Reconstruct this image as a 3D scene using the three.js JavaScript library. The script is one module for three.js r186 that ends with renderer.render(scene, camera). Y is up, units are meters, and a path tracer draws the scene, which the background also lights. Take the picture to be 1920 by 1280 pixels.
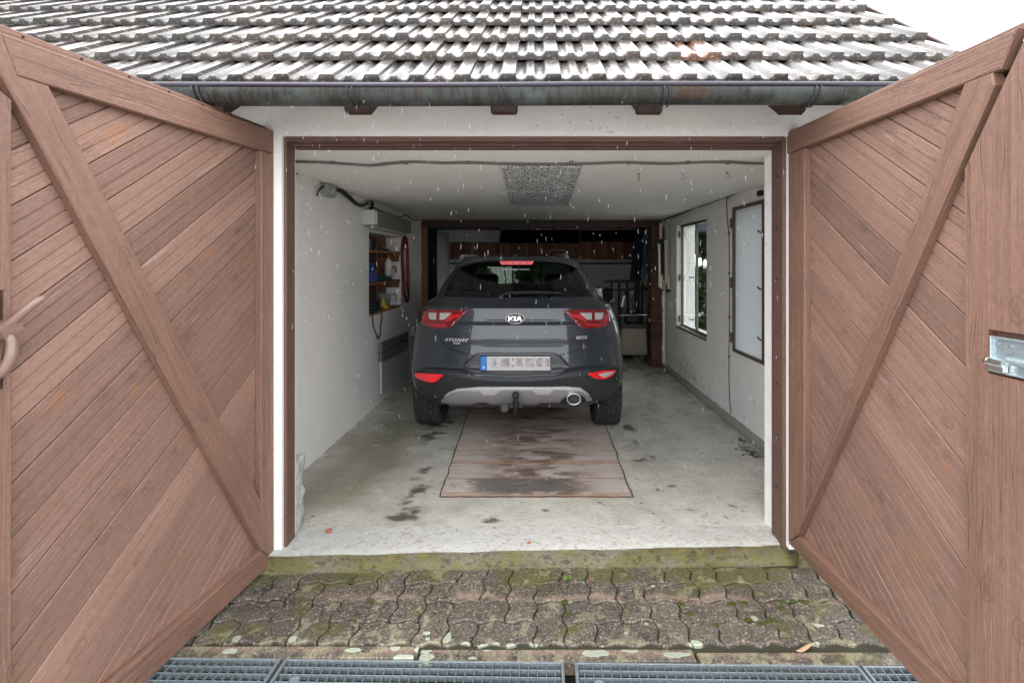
import * as THREE from 'three';
import { RoundedBoxGeometry } from 'three/addons/geometries/RoundedBoxGeometry.js';
import { mergeGeometries, mergeVertices, toCreasedNormals } from 'three/addons/utils/BufferGeometryUtils.js';
import { FontLoader } from 'three/addons/loaders/FontLoader.js';
import { TextGeometry } from 'three/addons/geometries/TextGeometry.js';

// ---------- camera, sky, sun, exposure ----------
const scene = new THREE.Scene();
const F = 930, CX = 1005, CY = 492, H = 1.45;                 // focal length and principal point in photo pixels, eye height
const camera = new THREE.PerspectiveCamera(2 * Math.atan(640 / F) * 180 / Math.PI, 1920 / 1280, 0.05, 900);
camera.position.set(0, H, 0);
camera.lookAt(0, H, -1);
camera.setViewOffset(1920, 1280, 960 - CX, 640 - CY, 1920, 1280);   // upright lens, shifted
const renderer = new THREE.WebGLRenderer();
renderer.toneMapping = THREE.LinearToneMapping;
renderer.toneMappingExposure = 2.85;
renderer.shadowMap.enabled = true;
{
  const w = 128, h = 64, data = new Float32Array(w * h * 4);
  for (let y = 0; y < h; y++) for (let x = 0; x < w; x++) {
    const el = ((y + 0.5) / h - 0.5) * Math.PI, s = Math.sin(el);
    const L = s > 0 ? 1.6 * (1 - 0.26 * s) : 0.26;
    const o = (y * w + x) * 4;
    data[o] = L * 0.975; data[o + 1] = L * 0.995; data[o + 2] = L * 1.03; data[o + 3] = 1;
  }
  const sky = new THREE.DataTexture(data, w, h, THREE.RGBAFormat, THREE.FloatType);
  sky.mapping = THREE.EquirectangularReflectionMapping; sky.magFilter = THREE.LinearFilter; sky.needsUpdate = true;
  scene.background = sky; scene.environment = sky;
}
const sun = new THREE.DirectionalLight(0xfff6ea, 0.6);
sun.position.set(-2.5, 11, 1.8); sun.target.position.set(0, 0.5, -3);
sun.castShadow = true; sun.shadow.radius = 60; sun.shadow.mapSize.set(2048, 2048);
Object.assign(sun.shadow.camera, { left: -9, right: 9, top: 9, bottom: -9, near: 0.5, far: 40 });
scene.add(sun, sun.target);

// ---------- helpers ----------
function rng(seed) { return () => { seed = (seed + 0x6d2b79f5) | 0; let t = Math.imul(seed ^ (seed >>> 15), 1 | seed); t = (t + Math.imul(t ^ (t >>> 7), 61 | t)) ^ t; return ((t ^ (t >>> 14)) >>> 0) / 4294967296; }; }
const R = rng(7), rr = (a, b) => a + (b - a) * R();
const clamp = (x, a = 0, b = 1) => Math.min(b, Math.max(a, x)), lerp = (a, b, t) => a + (b - a) * t;
const sst = (a, b, x) => { const t = clamp((x - a) / (b - a)); return t * t * (3 - 2 * t); };
const V = (X, Y, d) => new THREE.Vector3(X, Y, -d);           // d = distance ahead of the camera plane
const PX = (x, y, d) => V((x - CX) * d / F, H + (CY - y) * d / F, d);
const onPlaneY = (x, y, Y) => { const d = (H - Y) * F / (y - CY); return [(x - CX) * d / F, d]; };   // pixel to a level surface
// tileable value noise
const HT = new Float32Array(4096); { const q = rng(99); for (let i = 0; i < 4096; i++) HT[i] = q(); }
const h2 = (x, y, s) => HT[(Math.imul(x, 374761393) + Math.imul(y, 668265263) + Math.imul(s, 1274126177) >>> 13) & 4095];
function vn(x, y, px, py, s) {
  let ix = Math.floor(x), iy = Math.floor(y); let fx = x - ix, fy = y - iy;
  ix = ((ix % px) + px) % px; iy = ((iy % py) + py) % py; const jx = (ix + 1) % px, jy = (iy + 1) % py;
  fx = fx * fx * (3 - 2 * fx); fy = fy * fy * (3 - 2 * fy);
  const a = h2(ix, iy, s), b = h2(jx, iy, s), c = h2(ix, jy, s), d = h2(jx, jy, s);
  return a + (b - a) * fx + (c - a) * fy + (a - b - c + d) * fx * fy;
}
function fbm(u, v, fx, fy, oct, s) { let a = 0.5, t = 0, n = 0; for (let o = 0; o < oct; o++) { t += a * vn(u * fx, v * fy, fx, fy, s + o * 17); n += a; a *= 0.5; fx *= 2; fy *= 2; } return t / n; }
const LUT = new Uint8Array(4097); for (let i = 0; i <= 4096; i++) { const c = i / 4096; LUT[i] = Math.round(255 * (c <= 0.0031308 ? 12.92 * c : 1.055 * Math.pow(c, 1 / 2.4) - 0.055)); }
const enc = (c) => LUT[Math.round(clamp(c) * 4096)];
// tex(w, h, metresU, metresV, f): f(u, v, out) sets out[0..2] = linear colour, out[3] = height 0..1, out[4] = roughness
function tex(w, h, mu, mv, f, wrap = THREE.RepeatWrapping) {
  const c = new Uint8Array(w * h * 4), b = new Uint8Array(w * h), g = new Uint8Array(w * h * 4), o = [0, 0, 0, 0.5, -1]; let rough = false;
  for (let y = 0; y < h; y++) for (let x = 0; x < w; x++) {
    o[3] = 0.5; o[4] = -1; f((x + 0.5) / w, (y + 0.5) / h, o);
    const i = y * w + x; c[i * 4] = enc(o[0]); c[i * 4 + 1] = enc(o[1]); c[i * 4 + 2] = enc(o[2]); c[i * 4 + 3] = 255; b[i] = clamp(o[3]) * 255;
    if (o[4] >= 0) { rough = true; g[i * 4] = g[i * 4 + 1] = g[i * 4 + 2] = clamp(o[4]) * 255; g[i * 4 + 3] = 255; }
  }
  const mk = (d, fmt, cs) => { const t = new THREE.DataTexture(d, w, h, fmt); t.wrapS = t.wrapT = wrap; t.magFilter = THREE.LinearFilter; t.minFilter = THREE.LinearMipmapLinearFilter; t.repeat.set(1 / mu, 1 / mv); if (cs) t.colorSpace = cs; t.needsUpdate = true; return t; };
  return { map: mk(c, THREE.RGBAFormat, THREE.SRGBColorSpace), bumpMap: mk(b, THREE.RedFormat), ...(rough ? { roughnessMap: mk(g, THREE.RGBAFormat) } : {}) };
}
function mat(o) { const P = o.clearcoat || o.transmission || o.sheen || o.ior; const m = P ? new THREE.MeshPhysicalMaterial() : new THREE.MeshStandardMaterial(); const { rgb, ...rest } = o; if (rgb) m.color.setRGB(...rgb); m.roughness = 0.8; m.metalness = 0; m.bumpScale = 0.002; m.setValues(rest); return m; }
// uv in metres: u along dir, v across it on the face
function uvGrain(g, dir, ou = 0, ov = 0) {
  g = g.index ? g.toNonIndexed() : g;
  const p = g.attributes.position, uv = new Float32Array(p.count * 2), A = new THREE.Vector3(), B = new THREE.Vector3(), C = new THREE.Vector3(), n = new THREE.Vector3(), d = new THREE.Vector3().copy(dir).normalize(), k = new THREE.Vector3(), T = new THREE.Vector3();
  for (let i = 0; i < p.count; i += 3) {
    A.fromBufferAttribute(p, i); B.fromBufferAttribute(p, i + 1); C.fromBufferAttribute(p, i + 2);
    n.subVectors(B, A).cross(T.subVectors(C, A)).normalize();
    k.crossVectors(n, d); let dd = d;
    if (k.lengthSq() < 0.1) { dd = Math.abs(n.y) > 0.9 ? new THREE.Vector3(1, 0, 0) : new THREE.Vector3(0, 1, 0); k.crossVectors(n, dd); }
    k.normalize();
    [A, B, C].forEach((q, j) => { uv[(i + j) * 2] = q.dot(dd) + ou; uv[(i + j) * 2 + 1] = q.dot(k) + ov; });
  }
  g.setAttribute('uv', new THREE.BufferAttribute(uv, 2)); return g;
}
const UX = new THREE.Vector3(1, 0, 0), UY = new THREE.Vector3(0, 1, 0), UZ = new THREE.Vector3(0, 0, 1);
// box from X0..X1, Y0..Y1, d0..d1
function box(X0, X1, Y0, Y1, d0, d1, bevel = 0) {
  const w = X1 - X0, h = Y1 - Y0, l = d1 - d0;
  const g = bevel ? new RoundedBoxGeometry(w, h, l, 2, Math.min(bevel, w / 2.01, h / 2.01, l / 2.01)) : new THREE.BoxGeometry(w, h, l);
  g.translate((X0 + X1) / 2, (Y0 + Y1) / 2, -(d0 + d1) / 2); return g;
}
function poly(pts, n0, n1, bevel = 0.003, holes = []) {            // outline in x, y; thickness along z
  const s = new THREE.Shape(pts.map((p) => new THREE.Vector2(...p))); for (const h of holes) s.holes.push(new THREE.Path(h.map((p) => new THREE.Vector2(...p))));
  const b = Math.min(bevel, (n1 - n0) / 2.5);
  const g = new THREE.ExtrudeGeometry(s, { depth: n1 - n0 - 2 * b, bevelEnabled: b > 0, bevelThickness: b, bevelSize: b, bevelOffset: -b, bevelSegments: 1, curveSegments: 8 });
  g.translate(0, 0, n0 + b); return g;
}
const merge = (gs) => { gs = gs.map((g) => { g = g.index ? g.toNonIndexed() : g; for (const k of Object.keys(g.attributes)) if (!['position', 'normal', 'uv'].includes(k)) g.deleteAttribute(k); g.clearGroups(); return g; }); return mergeGeometries(gs); };
function tube(pts, r, seg = 24, rad = 6, closed = false, taper = null) {
  const g = new THREE.TubeGeometry(new THREE.CatmullRomCurve3(pts, closed, 'centripetal'), seg, r, rad, closed);
  if (taper) { const p = g.attributes.position, c = new THREE.CatmullRomCurve3(pts, closed, 'centripetal'), q = new THREE.Vector3(); for (let i = 0; i <= seg; i++) { c.getPointAt(i / seg, q); const k = taper(i / seg); for (let j = 0; j <= rad; j++) { const n = i * (rad + 1) + j; p.setXYZ(n, q.x + (p.getX(n) - q.x) * k, q.y + (p.getY(n) - q.y) * k, q.z + (p.getZ(n) - q.z) * k); } } g.computeVertexNormals(); }
  return g;
}
function cyl(p, q, r, seg = 12, r2 = r) { const dir = new THREE.Vector3().subVectors(q, p), g = new THREE.CylinderGeometry(r2, r, dir.length(), seg); g.applyQuaternion(new THREE.Quaternion().setFromUnitVectors(UY, dir.clone().normalize())); g.translate((p.x + q.x) / 2, (p.y + q.y) / 2, (p.z + q.z) / 2); return g; }
function bar(p, q, w, h, bevel = 0.002) { const dir = new THREE.Vector3().subVectors(q, p), g = new RoundedBoxGeometry(w, h, dir.length(), 1, bevel); g.applyQuaternion(new THREE.Quaternion().setFromUnitVectors(UZ, dir.clone().normalize())); g.translate((p.x + q.x) / 2, (p.y + q.y) / 2, (p.z + q.z) / 2); return g; }
function jitter(g, amp, freq, seed = 1) {                          // rough, hand-made surfaces
  const p = g.attributes.position; g.deleteAttribute('uv'); g.deleteAttribute('normal'); g = mergeVertices(g, 1e-4);
  const q = g.attributes.position;
  for (let i = 0; i < q.count; i++) { const x = q.getX(i), y = q.getY(i), z = q.getZ(i); q.setXYZ(i, x + amp * (vn(y * freq + 31, z * freq + 7, 4096, 4096, seed) - 0.5) * 2, y + amp * (vn(x * freq + 11, z * freq + 57, 4096, 4096, seed + 1) - 0.5) * 2, z + amp * (vn(x * freq + 77, y * freq + 3, 4096, 4096, seed + 2) - 0.5) * 2); }
  g.computeVertexNormals(); return g;
}
const used = new Map(), origin = new WeakMap();
function numbered(n) { const k = used.get(n) || 0; used.set(n, k + 1); return k ? n + '_' + String(k).padStart(3, '0') : n; }
function thing(name, label, category, at = [0, 0, 0], group) {     // at = [X, Y, d] of its base
  const o = new THREE.Group(); o.name = numbered(name); o.position.set(at[0], at[1], -at[2]); scene.add(o); origin.set(o, o.position.clone());
  o.userData = { label, category }; if (group) o.userData.group = group; return o;
}
function structure(name, label) { const o = thing(name, label, name.replace(/_/g, ' ')); o.userData.kind = 'structure'; return o; }
function part(parent, name, g, m, label) {                         // g in world coordinates
  const org = origin.get(parent) || new THREE.Vector3(); g.translate(-org.x, -org.y, -org.z);
  const o = new THREE.Mesh(g, m); o.name = name; o.castShadow = o.receiveShadow = true; if (label) o.userData.label = label;
  parent.add(o); origin.set(o, org); return o;
}
function local(parent, name, g, m, label) { const o = new THREE.Mesh(g, m); o.name = name; o.castShadow = o.receiveShadow = true; if (label) o.userData.label = label; parent.add(o); return o; }   // g in the parent's own coordinates
function quad(a, b, c, d, nu = 1, nv = 1) {                        // a, b, c, d counter-clockwise
  const g = new THREE.PlaneGeometry(1, 1, nu, nv), p = g.attributes.position, u = g.attributes.uv, q = new THREE.Vector3(), w = new THREE.Vector3();
  for (let i = 0; i < p.count; i++) { const s = u.getX(i), t = u.getY(i); q.lerpVectors(a, b, s); w.lerpVectors(d, c, s); q.lerp(w, t); p.setXYZ(i, q.x, q.y, q.z); }
  g.computeVertexNormals(); return g;
}

// ---------- materials ----------
function woodTex(w, h, mu, mv, seed, o) {
  const q = rng(seed), knots = []; for (let i = 0; i < o.knots; i++) knots.push([q(), q(), 0.006 + 0.012 * q()]);
  const cracks = []; for (let i = 0; i < o.cracks; i++) cracks.push([q(), q(), 0.03 + 0.1 * q(), q()]);
  const B = o.base, W = o.wear || B;
  return tex(w, h, mu, mv, (u, v, out) => {
    let kd = 0, ring = 0, bend = 0;
    for (const k of knots) {
      let du = Math.abs(u - k[0]); du = Math.min(du, 1 - du) * mu; let dv = v - k[1]; dv -= Math.round(dv); dv *= mv;
      const d = Math.hypot(du * 0.62, dv) / k[2]; if (d > 5) continue;
      const e = Math.exp(-d * d * 0.35); bend += e * Math.sign(dv || 1) * 0.012; kd += Math.exp(-d * d * 1.6) * 0.55 + 0.5 * Math.exp(-Math.pow((d - 1.25) / 0.16, 2)); ring += Math.exp(-d * 0.55) * 0.5 * Math.sin(d * 8.5);
    }
    const vv = v + bend / mv;
    const g1 = fbm(u, vv, Math.max(1, Math.round(mu * 2)), Math.round(mv * 130), 3, seed), g2 = fbm(u, vv, Math.max(1, Math.round(mu * 7)), Math.round(mv * 420), 2, seed + 5);
    const low = fbm(u, v, Math.max(1, Math.round(mu * 3)), Math.max(1, Math.round(mv * 12)), 3, seed + 9);
    let k = 1 + o.grain * (g1 - 0.5) + o.grain * 0.7 * (g2 - 0.5) + 0.22 * (low - 0.5) + 0.10 * ring * (o.ring ?? 1);
    const sawn = fbm(u, v, Math.round(mu * 90), Math.round(mv * 110), 2, seed + 61); k *= (1 - 0.42 * clamp(kd)) * (1 + 0.26 * (sawn - 0.5));
    let hgt = 0.5 + 0.3 * (sawn - 0.5) + 0.55 * (g1 - 0.5) + 0.5 * (g2 - 0.5) + 0.18 * ring - 0.2 * kd;
    for (const c of cracks) { let du = u - c[0]; du -= Math.round(du); du *= mu; if (Math.abs(du) > c[2]) continue; let dv = v - c[1] - 0.006 / mv * Math.sin(du * 22 + c[3] * 6); dv -= Math.round(dv); dv *= mv; const t = 1 - Math.abs(du) / c[2]; if (Math.abs(dv) < 0.0011 * t + 0.0002) { k *= 0.45; hgt -= 0.45; } }
    let r = B[0] * k, gg = B[1] * k, b = B[2] * k;
    const wear = fbm(u, vv, Math.round(mu * 14), Math.round(mv * 330), 2, seed + 21) * 0.62 + 0.5 * fbm(u, v, Math.round(mu * 5), Math.round(mv * 16), 2, seed + 33);
    const a = sst(o.wearAt, o.wearAt + 0.045, wear) * 0.8; r = lerp(r, W[0], a); gg = lerp(gg, W[1], a); b = lerp(b, W[2], a); hgt -= 0.25 * a;
    const pale = fbm(u, vv, Math.round(mu * 10), Math.round(mv * 520), 2, seed + 41) * 0.6 + 0.5 * fbm(u, v, Math.round(mu * 6), Math.round(mv * 20), 2, seed + 43);
    const a2 = sst(o.paleAt ?? 0.84, (o.paleAt ?? 0.84) + 0.03, pale) * 0.55; r = lerp(r, 0.40, a2); gg = lerp(gg, 0.33, a2); b = lerp(b, 0.30, a2);
    out[0] = r; out[1] = gg; out[2] = b; out[3] = hgt;
  });
}
const BROWN = [0.232, 0.134, 0.102];
const Tboard = woodTex(1024, 1024, 1.6, 0.8, 11, { base: BROWN, grain: 0.17, knots: 34, cracks: 4, wear: [0.34, 0.15, 0.06], wearAt: 0.825, paleAt: 0.835, ring: 0.55 });
const Tbeam = woodTex(1024, 1024, 1.6, 0.8, 23, { base: [0.196, 0.108, 0.078], grain: 0.36, knots: 14, cracks: 46, wear: [0.32, 0.18, 0.10], wearAt: 0.86, paleAt: 0.88 });
const M = {};
M.board = [0.95, 1.0, 1.13, 0.84, 1.06, 0.90].map((k) => mat({ ...Tboard, bumpScale: 0.0022, roughness: 0.6, rgb: [k, k * (1 + 0.02 * (R() - 0.5)), k] }));
M.beam = mat({ ...Tbeam, bumpScale: 0.0022, roughness: 0.6 });
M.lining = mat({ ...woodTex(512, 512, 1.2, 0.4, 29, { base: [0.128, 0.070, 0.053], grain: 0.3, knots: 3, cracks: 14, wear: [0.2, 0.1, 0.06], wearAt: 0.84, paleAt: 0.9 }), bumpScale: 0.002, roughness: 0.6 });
M.darkGap = mat({ rgb: [0.03, 0.022, 0.018], roughness: 0.9 });
M.rawWood = mat({ ...woodTex(512, 512, 1.0, 0.4, 31, { base: [0.26, 0.115, 0.05], grain: 0.5, knots: 9, cracks: 8, wearAt: 2, paleAt: 2 }), bumpScale: 0.001, roughness: 0.7 });
M.rafter = mat({ ...woodTex(256, 256, 0.6, 0.3, 37, { base: [0.052, 0.025, 0.018], grain: 0.6, knots: 3, cracks: 10, wearAt: 2, paleAt: 2 }), bumpScale: 0.0015, roughness: 0.55 });
M.bandWood = [[0.26, 0.11, 0.062], [0.32, 0.15, 0.085], [0.22, 0.095, 0.055]].map((c, i) => mat({ ...woodTex(256, 256, 0.6, 0.3, 51 + i, { base: c, grain: 0.5, knots: 4, cracks: 2, wearAt: 2, paleAt: 2 }), bumpScale: 0.001, roughness: 0.7 }));
M.darkWood = mat({ rgb: [0.06, 0.033, 0.026], roughness: 0.6 });
const plasterF = (base, seed, mu, extra) => (u, v, o) => {
  const a = fbm(u, v, Math.round(mu * 2), Math.round(mu * 2), 4, seed), b = fbm(u, v, Math.round(mu * 40), Math.round(mu * 40), 3, seed + 3), c = fbm(u, v, Math.round(mu * 9), Math.round(mu * 7), 3, seed + 7);
  const k = 1 + 0.12 * (a - 0.5) + 0.07 * (b - 0.5) + 0.05 * (c - 0.5);
  o[0] = base[0] * k; o[1] = base[1] * (k + 0.012 * (c - 0.5)); o[2] = base[2] * (k - 0.035 * (a - 0.5)); o[3] = 0.35 * b + 0.45 * c + 0.2 * a; if (extra) extra(u, v, o);
};
M.plaster = mat({ ...(M.plasterTex = tex(1024, 1024, 2.4, 2.4, plasterF([0.85, 0.842, 0.818], 61, 2.4, (u, v, o) => {
  const s = fbm(u, v, 150, 150, 2, 301) + 0.35 * fbm(u, v, 5, 5, 2, 311); if (s > 1.10) { const a = sst(1.10, 1.16, s) * 0.5; o[0] = lerp(o[0], 0.25, a); o[1] = lerp(o[1], 0.16, a); o[2] = lerp(o[2], 0.11, a); }
}))), bumpScale: 0.006, roughness: 0.92 });
M.plasterIn = mat({ ...M.plasterTex, bumpScale: 0.0022, roughness: 0.92 });
M.ceiling = mat({ ...tex(1024, 1024, 3, 3, plasterF([0.88, 0.868, 0.83], 71, 3)), bumpScale: 0.004, roughness: 0.9 });
// ground surfaces mapped in metres over the place they lie
const blots = (list, Y) => list.map(([x, y, rx, ry, s = 1]) => { const [X, d] = onPlaneY(x, y, Y), [X2] = onPlaneY(x + rx, y, Y), [, d2] = onPlaneY(x, y - ry, Y); return [X, d, Math.abs(X2 - X), Math.abs(d2 - d), s]; });
const FX0 = -1.75, FD0 = 2.45, FW = 4.7;                            // garage floor, 4.4 m square of texture
const oil = blots([[770, 928, 34, 34, 1], [748, 966, 34, 12, 1], [775, 958, 26, 22, 0.8], [925, 975, 24, 12, 0.9], [1021, 957, 14, 4, 0.7], [800, 880, 20, 10, 0.8], [790, 866, 24, 12, 0.5], [1205, 862, 24, 8, 1], [1224, 858, 10, 5, 1], [1180, 803, 15, 10, 1], [1192, 828, 12, 6, 0.9], [1262, 909, 17, 8, 0.9], [1234, 918, 8, 4, 0.9], [1288, 957, 40, 8, 0.8], [1372, 948, 15, 7, 0.8], [1408, 845, 30, 18, 0.7], [812, 815, 34, 18, 0.9], [830, 790, 30, 14, 0.8], [700, 800, 30, 8, 0.35], [1096, 974, 40, 12, 0.35], [1330, 800, 26, 6, 0.5], [640, 905, 60, 12, 0.3], [880, 940, 25, 5, 0.4]], 0);
const wet = blots([[690, 850, 110, 70, 0.9], [640, 905, 90, 55, 0.9], [760, 800, 90, 40, 0.8], [1330, 800, 60, 60, 0.35], [1010, 780, 140, 30, 0.8]], 0);
const chalk = blots([[1165, 830, 16, 5, 1], [1175, 855, 16, 12, 1], [840, 850, 12, 14, 1], [1188, 905, 12, 16, 0.9], [705, 835, 14, 3, 0.9], [607, 852, 10, 3, 0.9], [1165, 842, 10, 4, 1], [830, 905, 8, 20, 0.7], [1200, 925, 22, 5, 0.6]], 0);
const spots = (list, X, d, n) => { let a = 0; for (const s of list) { const e = Math.hypot((X - s[0]) / s[2], (d - s[1]) / s[3]); if (e < 1.7) a = Math.max(a, s[4] * (1.55 - e) * n); } return a; };
M.floor = mat({ ...tex(1536, 1536, FW, FW, (u, v, o) => {
  const X = FX0 + u * FW, d = FD0 + v * FW, a = fbm(u, v, 5, 6, 4, 81), b = fbm(u, v, 40, 30, 3, 85), c = fbm(u, v, 300, 300, 2, 89), e = fbm(u, v, 24, 60, 3, 95);
  const t = 1 + 0.42 * (a - 0.5) + 0.30 * (b - 0.5) + 0.18 * (c - 0.5) + 0.24 * (e - 0.5);
  let r = 0.485 * t, g = 0.476 * t, bl = 0.425 * t; o[4] = 0.36 + 0.3 * (b - 0.5);
  const w = sst(0.25, 1.15, spots(wet, X, d, 0.45 + 1.1 * fbm(u, v, 9, 14, 4, 103))); r *= 1 - 0.46 * w; g *= 1 - 0.47 * w; bl *= 1 - 0.56 * w; o[4] -= 0.20 * w;
  const q = sst(0.55, 1.15, spots(oil, X, d, -0.1 + 2.1 * fbm(u, v, 46, 80, 5, 107))); r = lerp(r, 0.075, q * 0.9); g = lerp(g, 0.07, q * 0.9); bl = lerp(bl, 0.06, q * 0.9); o[4] -= 0.1 * q;
  const p = sst(0.70, 1.0, spots(chalk, X, d, -0.1 + 2.0 * fbm(u, v, 80, 110, 4, 109))); r = lerp(r, 0.56, p * 0.8); g = lerp(g, 0.53, p * 0.8); bl = lerp(bl, 0.46, p * 0.8);
  const s = fbm(u, v, 170, 170, 2, 131) + 0.25 * a; if (s > 0.93) { const z = sst(0.93, 0.98, s) * 0.7; r = lerp(r, 0.10, z); g = lerp(g, 0.085, z); bl = lerp(bl, 0.06, z); }
  o[0] = r; o[1] = g; o[2] = bl; o[3] = 0.4 * b + 0.35 * c + 0.15 * a + 0.25 * p;
}), bumpScale: 0.006 });
M.threshold = mat({ ...tex(1024, 256, 2.8, 0.7, (u, v, o) => {
  const a = fbm(u, v, 7, 3, 4, 141), b = fbm(u, v, 60, 16, 4, 143), c = fbm(u, v, 240, 60, 2, 147), t = 1 + 0.3 * (a - 0.5) + 0.12 * (c - 0.5);
  const s = sst(0.54, 0.72, fbm(u, v, 120, 44, 4, 145) * 0.75 + 0.25 * a) * 0.4; let r = lerp(0.44 * t, 0.30 * t, s), g = lerp(0.445 * t, 0.285 * t, s), bl = lerp(0.425 * t, 0.25 * t, s);
  const z = sst(0.60, 0.72, fbm(u, v, 150, 70, 3, 151) * 0.8 + 0.2 * fbm(u, v, 4, 2, 2, 153)) * 0.55; r = lerp(r, 0.22, z); g = lerp(g, 0.15, z); bl = lerp(bl, 0.10, z);
  o[0] = r; o[1] = g; o[2] = bl; o[3] = 0.5 + 0.4 * (c - 0.5) + 0.6 * (b - 0.5) - 0.3 * s;
}), bumpScale: 0.004, roughness: 0.8 });
const PX0 = -2.6, PD0 = 1.65, PW = 5.2, PH = 1.0, GY = -0.085;      // paving in front
const lichen = blots([[802, 1178, 7, 4], [804, 1189, 5, 3], [839, 1187, 7, 9], [873, 1199, 9, 5], [911, 1207, 15, 10], [930, 1199, 7, 4], [958, 1203, 10, 6], [796, 1214, 16, 10], [796, 1229, 16, 7], [754, 1229, 20, 5], [741, 1211, 10, 7], [886, 1231, 9, 3], [553, 1191, 6, 6], [1303, 1201, 11, 10], [1223, 1093, 5, 3], [1210, 1161, 4, 3], [1411, 1151, 6, 4], [1434, 1159, 4, 3], [1525, 1200, 7, 4], [1531, 1166, 10, 3], [1172, 1178, 4, 2], [700, 1201, 12, 4], [660, 1216, 14, 4], [1000, 1200, 7, 3], [433, 1218, 12, 5], [450, 1190, 8, 6], [1270, 1225, 24, 5], [1120, 1222, 26, 6], [1180, 1216, 14, 5]], GY);
const Tpave = tex(2048, 384, PW, PH, (u, v, o) => {
  const X = PX0 + u * PW, d = PD0 + v * PH, a = fbm(u, v, 9, 3, 4, 161), b = fbm(u, v, 36, 8, 3, 163), c = vn(u * 1040, v * 180, 1040, 180, 167), c2 = vn(u * 700, v * 121, 700, 121, 169), c3 = vn(u * 2048, v * 384, 2048, 384, 173);
  let k = 0.72 + 0.5 * (a - 0.5) + 0.42 * (b - 0.5) + 1.0 * (c - 0.5) + 0.45 * (c3 - 0.5);
  let r = 0.148 * k, g = 0.127 * k, bl = 0.104 * k;
  const tone = c2 > 0.62 ? (c2 - 0.62) * 2.6 : 0; r = lerp(r, 0.28, tone * 0.6); g = lerp(g, 0.225, tone * 0.6); bl = lerp(bl, 0.17, tone * 0.6);
  if (c > 0.87 && c3 > 0.40) { r = 0.46; g = 0.43; bl = 0.37; }
  const band = Math.exp(-Math.pow((d - 2.295 - 0.012 * (b - 0.5) * 6 + 0.008 * X) / 0.022, 2)) * sst(0.28, 0.6, b * 0.6 + a * 0.5) + 0.9 * Math.exp(-Math.pow((d - 1.962 + 0.014 * X) / 0.018, 2)) * sst(0.4, 0.55, b);   // scoured pinkish strips
  r = lerp(r, 0.335 * (0.6 + 0.7 * c), band * 0.75); g = lerp(g, 0.245 * (0.6 + 0.7 * c), band * 0.75); bl = lerp(bl, 0.185 * (0.6 + 0.7 * c), band * 0.75);
  const moss = (0.25 + 0.95 * c) * sst(0.57, 0.84, fbm(u, v, 40, 9, 4, 181) + 0.22 * sst(2.3, 2.5, d) + 0.12 * sst(0.6, 1.5, Math.abs(X)) - 0.10 * band) * 0.8; r = lerp(r, 0.075 + 0.07 * c, moss); g = lerp(g, 0.080 + 0.06 * c, moss); bl = lerp(bl, 0.02, moss);
  const pl = (0.3 + 0.9 * c2) * sst(0.57, 0.70, fbm(u, v, 110, 21, 4, 191) + 0.12 * sst(2.12, 1.97, d) - 0.05) * 0.7; r = lerp(r, 0.33, pl); g = lerp(g, 0.31, pl); bl = lerp(bl, 0.20, pl);
  let hg = 0.35 + 0.35 * c + 0.2 * c3;
  const n = fbm(u, v, 160, 28, 2, 197); let li = 0, rim = 0; for (const s of lichen) { const e = Math.hypot((X - s[0]) / s[2], (d - s[1]) / s[3]) + 0.7 * (n - 0.5); if (e < 1) { li = 1; rim = Math.max(rim, sst(0.6, 0.95, e)); } }
  if (li) { const q = 0.86 + 0.3 * (c3 - 0.5) + 0.14 * rim; r = 0.47 * q; g = 0.52 * q; bl = 0.41 * q; hg += 0.2; }
  o[0] = r; o[1] = g; o[2] = bl; o[3] = hg;
});
M.paver = [0.80, 0.88, 0.72, 0.82].map((k, i) => mat({ ...Tpave, bumpScale: 0.003, roughness: 0.72, rgb: [k, k * (i === 2 ? 0.99 : 1), k * 0.99] }));
M.joint = mat({ rgb: [0.035, 0.034, 0.02], roughness: 1 });
M.kerb = mat({ ...tex(1024, 128, 2.8, 0.35, (u, v, o) => {
  const a = fbm(u, v, 8, 2, 4, 201), b = fbm(u, v, 50, 8, 4, 203), c = fbm(u, v, 260, 34, 2, 207), t = 0.8 + 0.45 * (b - 0.5) + 0.5 * (c - 0.5);
  let r = 0.36 * t, g = 0.33 * t, bl = 0.245 * t; const m = (0.4 + 0.7 * c) * sst(0.36, 0.58, a * 0.6 + b * 0.4) * 0.95; r = lerp(r, 0.235 * t, m); g = lerp(g, 0.215 * t, m); bl = lerp(bl, 0.045, m);
  const k = sst(0.58, 0.76, fbm(u, v, 90, 20, 4, 211)) * 0.6; r = lerp(r, 0.05, k); g = lerp(g, 0.048, k); bl = lerp(bl, 0.028, k);
  o[0] = r; o[1] = g; o[2] = bl; o[3] = 0.5 + 0.5 * (c - 0.5) + 0.5 * (b - 0.5);
}), bumpScale: 0.006, roughness: 0.85, rgb: [0.56, 0.55, 0.52] });
M.zinc = mat({ ...tex(512, 512, 0.6, 0.6, (u, v, o) => { const a = fbm(u, v, 6, 6, 4, 221), c = fbm(u, v, 60, 60, 2, 223), k = 0.9 + 0.5 * (a - 0.5) + 0.25 * (c - 0.5); o[0] = 0.36 * k; o[1] = 0.42 * k; o[2] = 0.46 * k; o[3] = c; o[4] = 0.42 + 0.3 * (a - 0.5); }), metalness: 0.55, bumpScale: 0.0008 });
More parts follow.
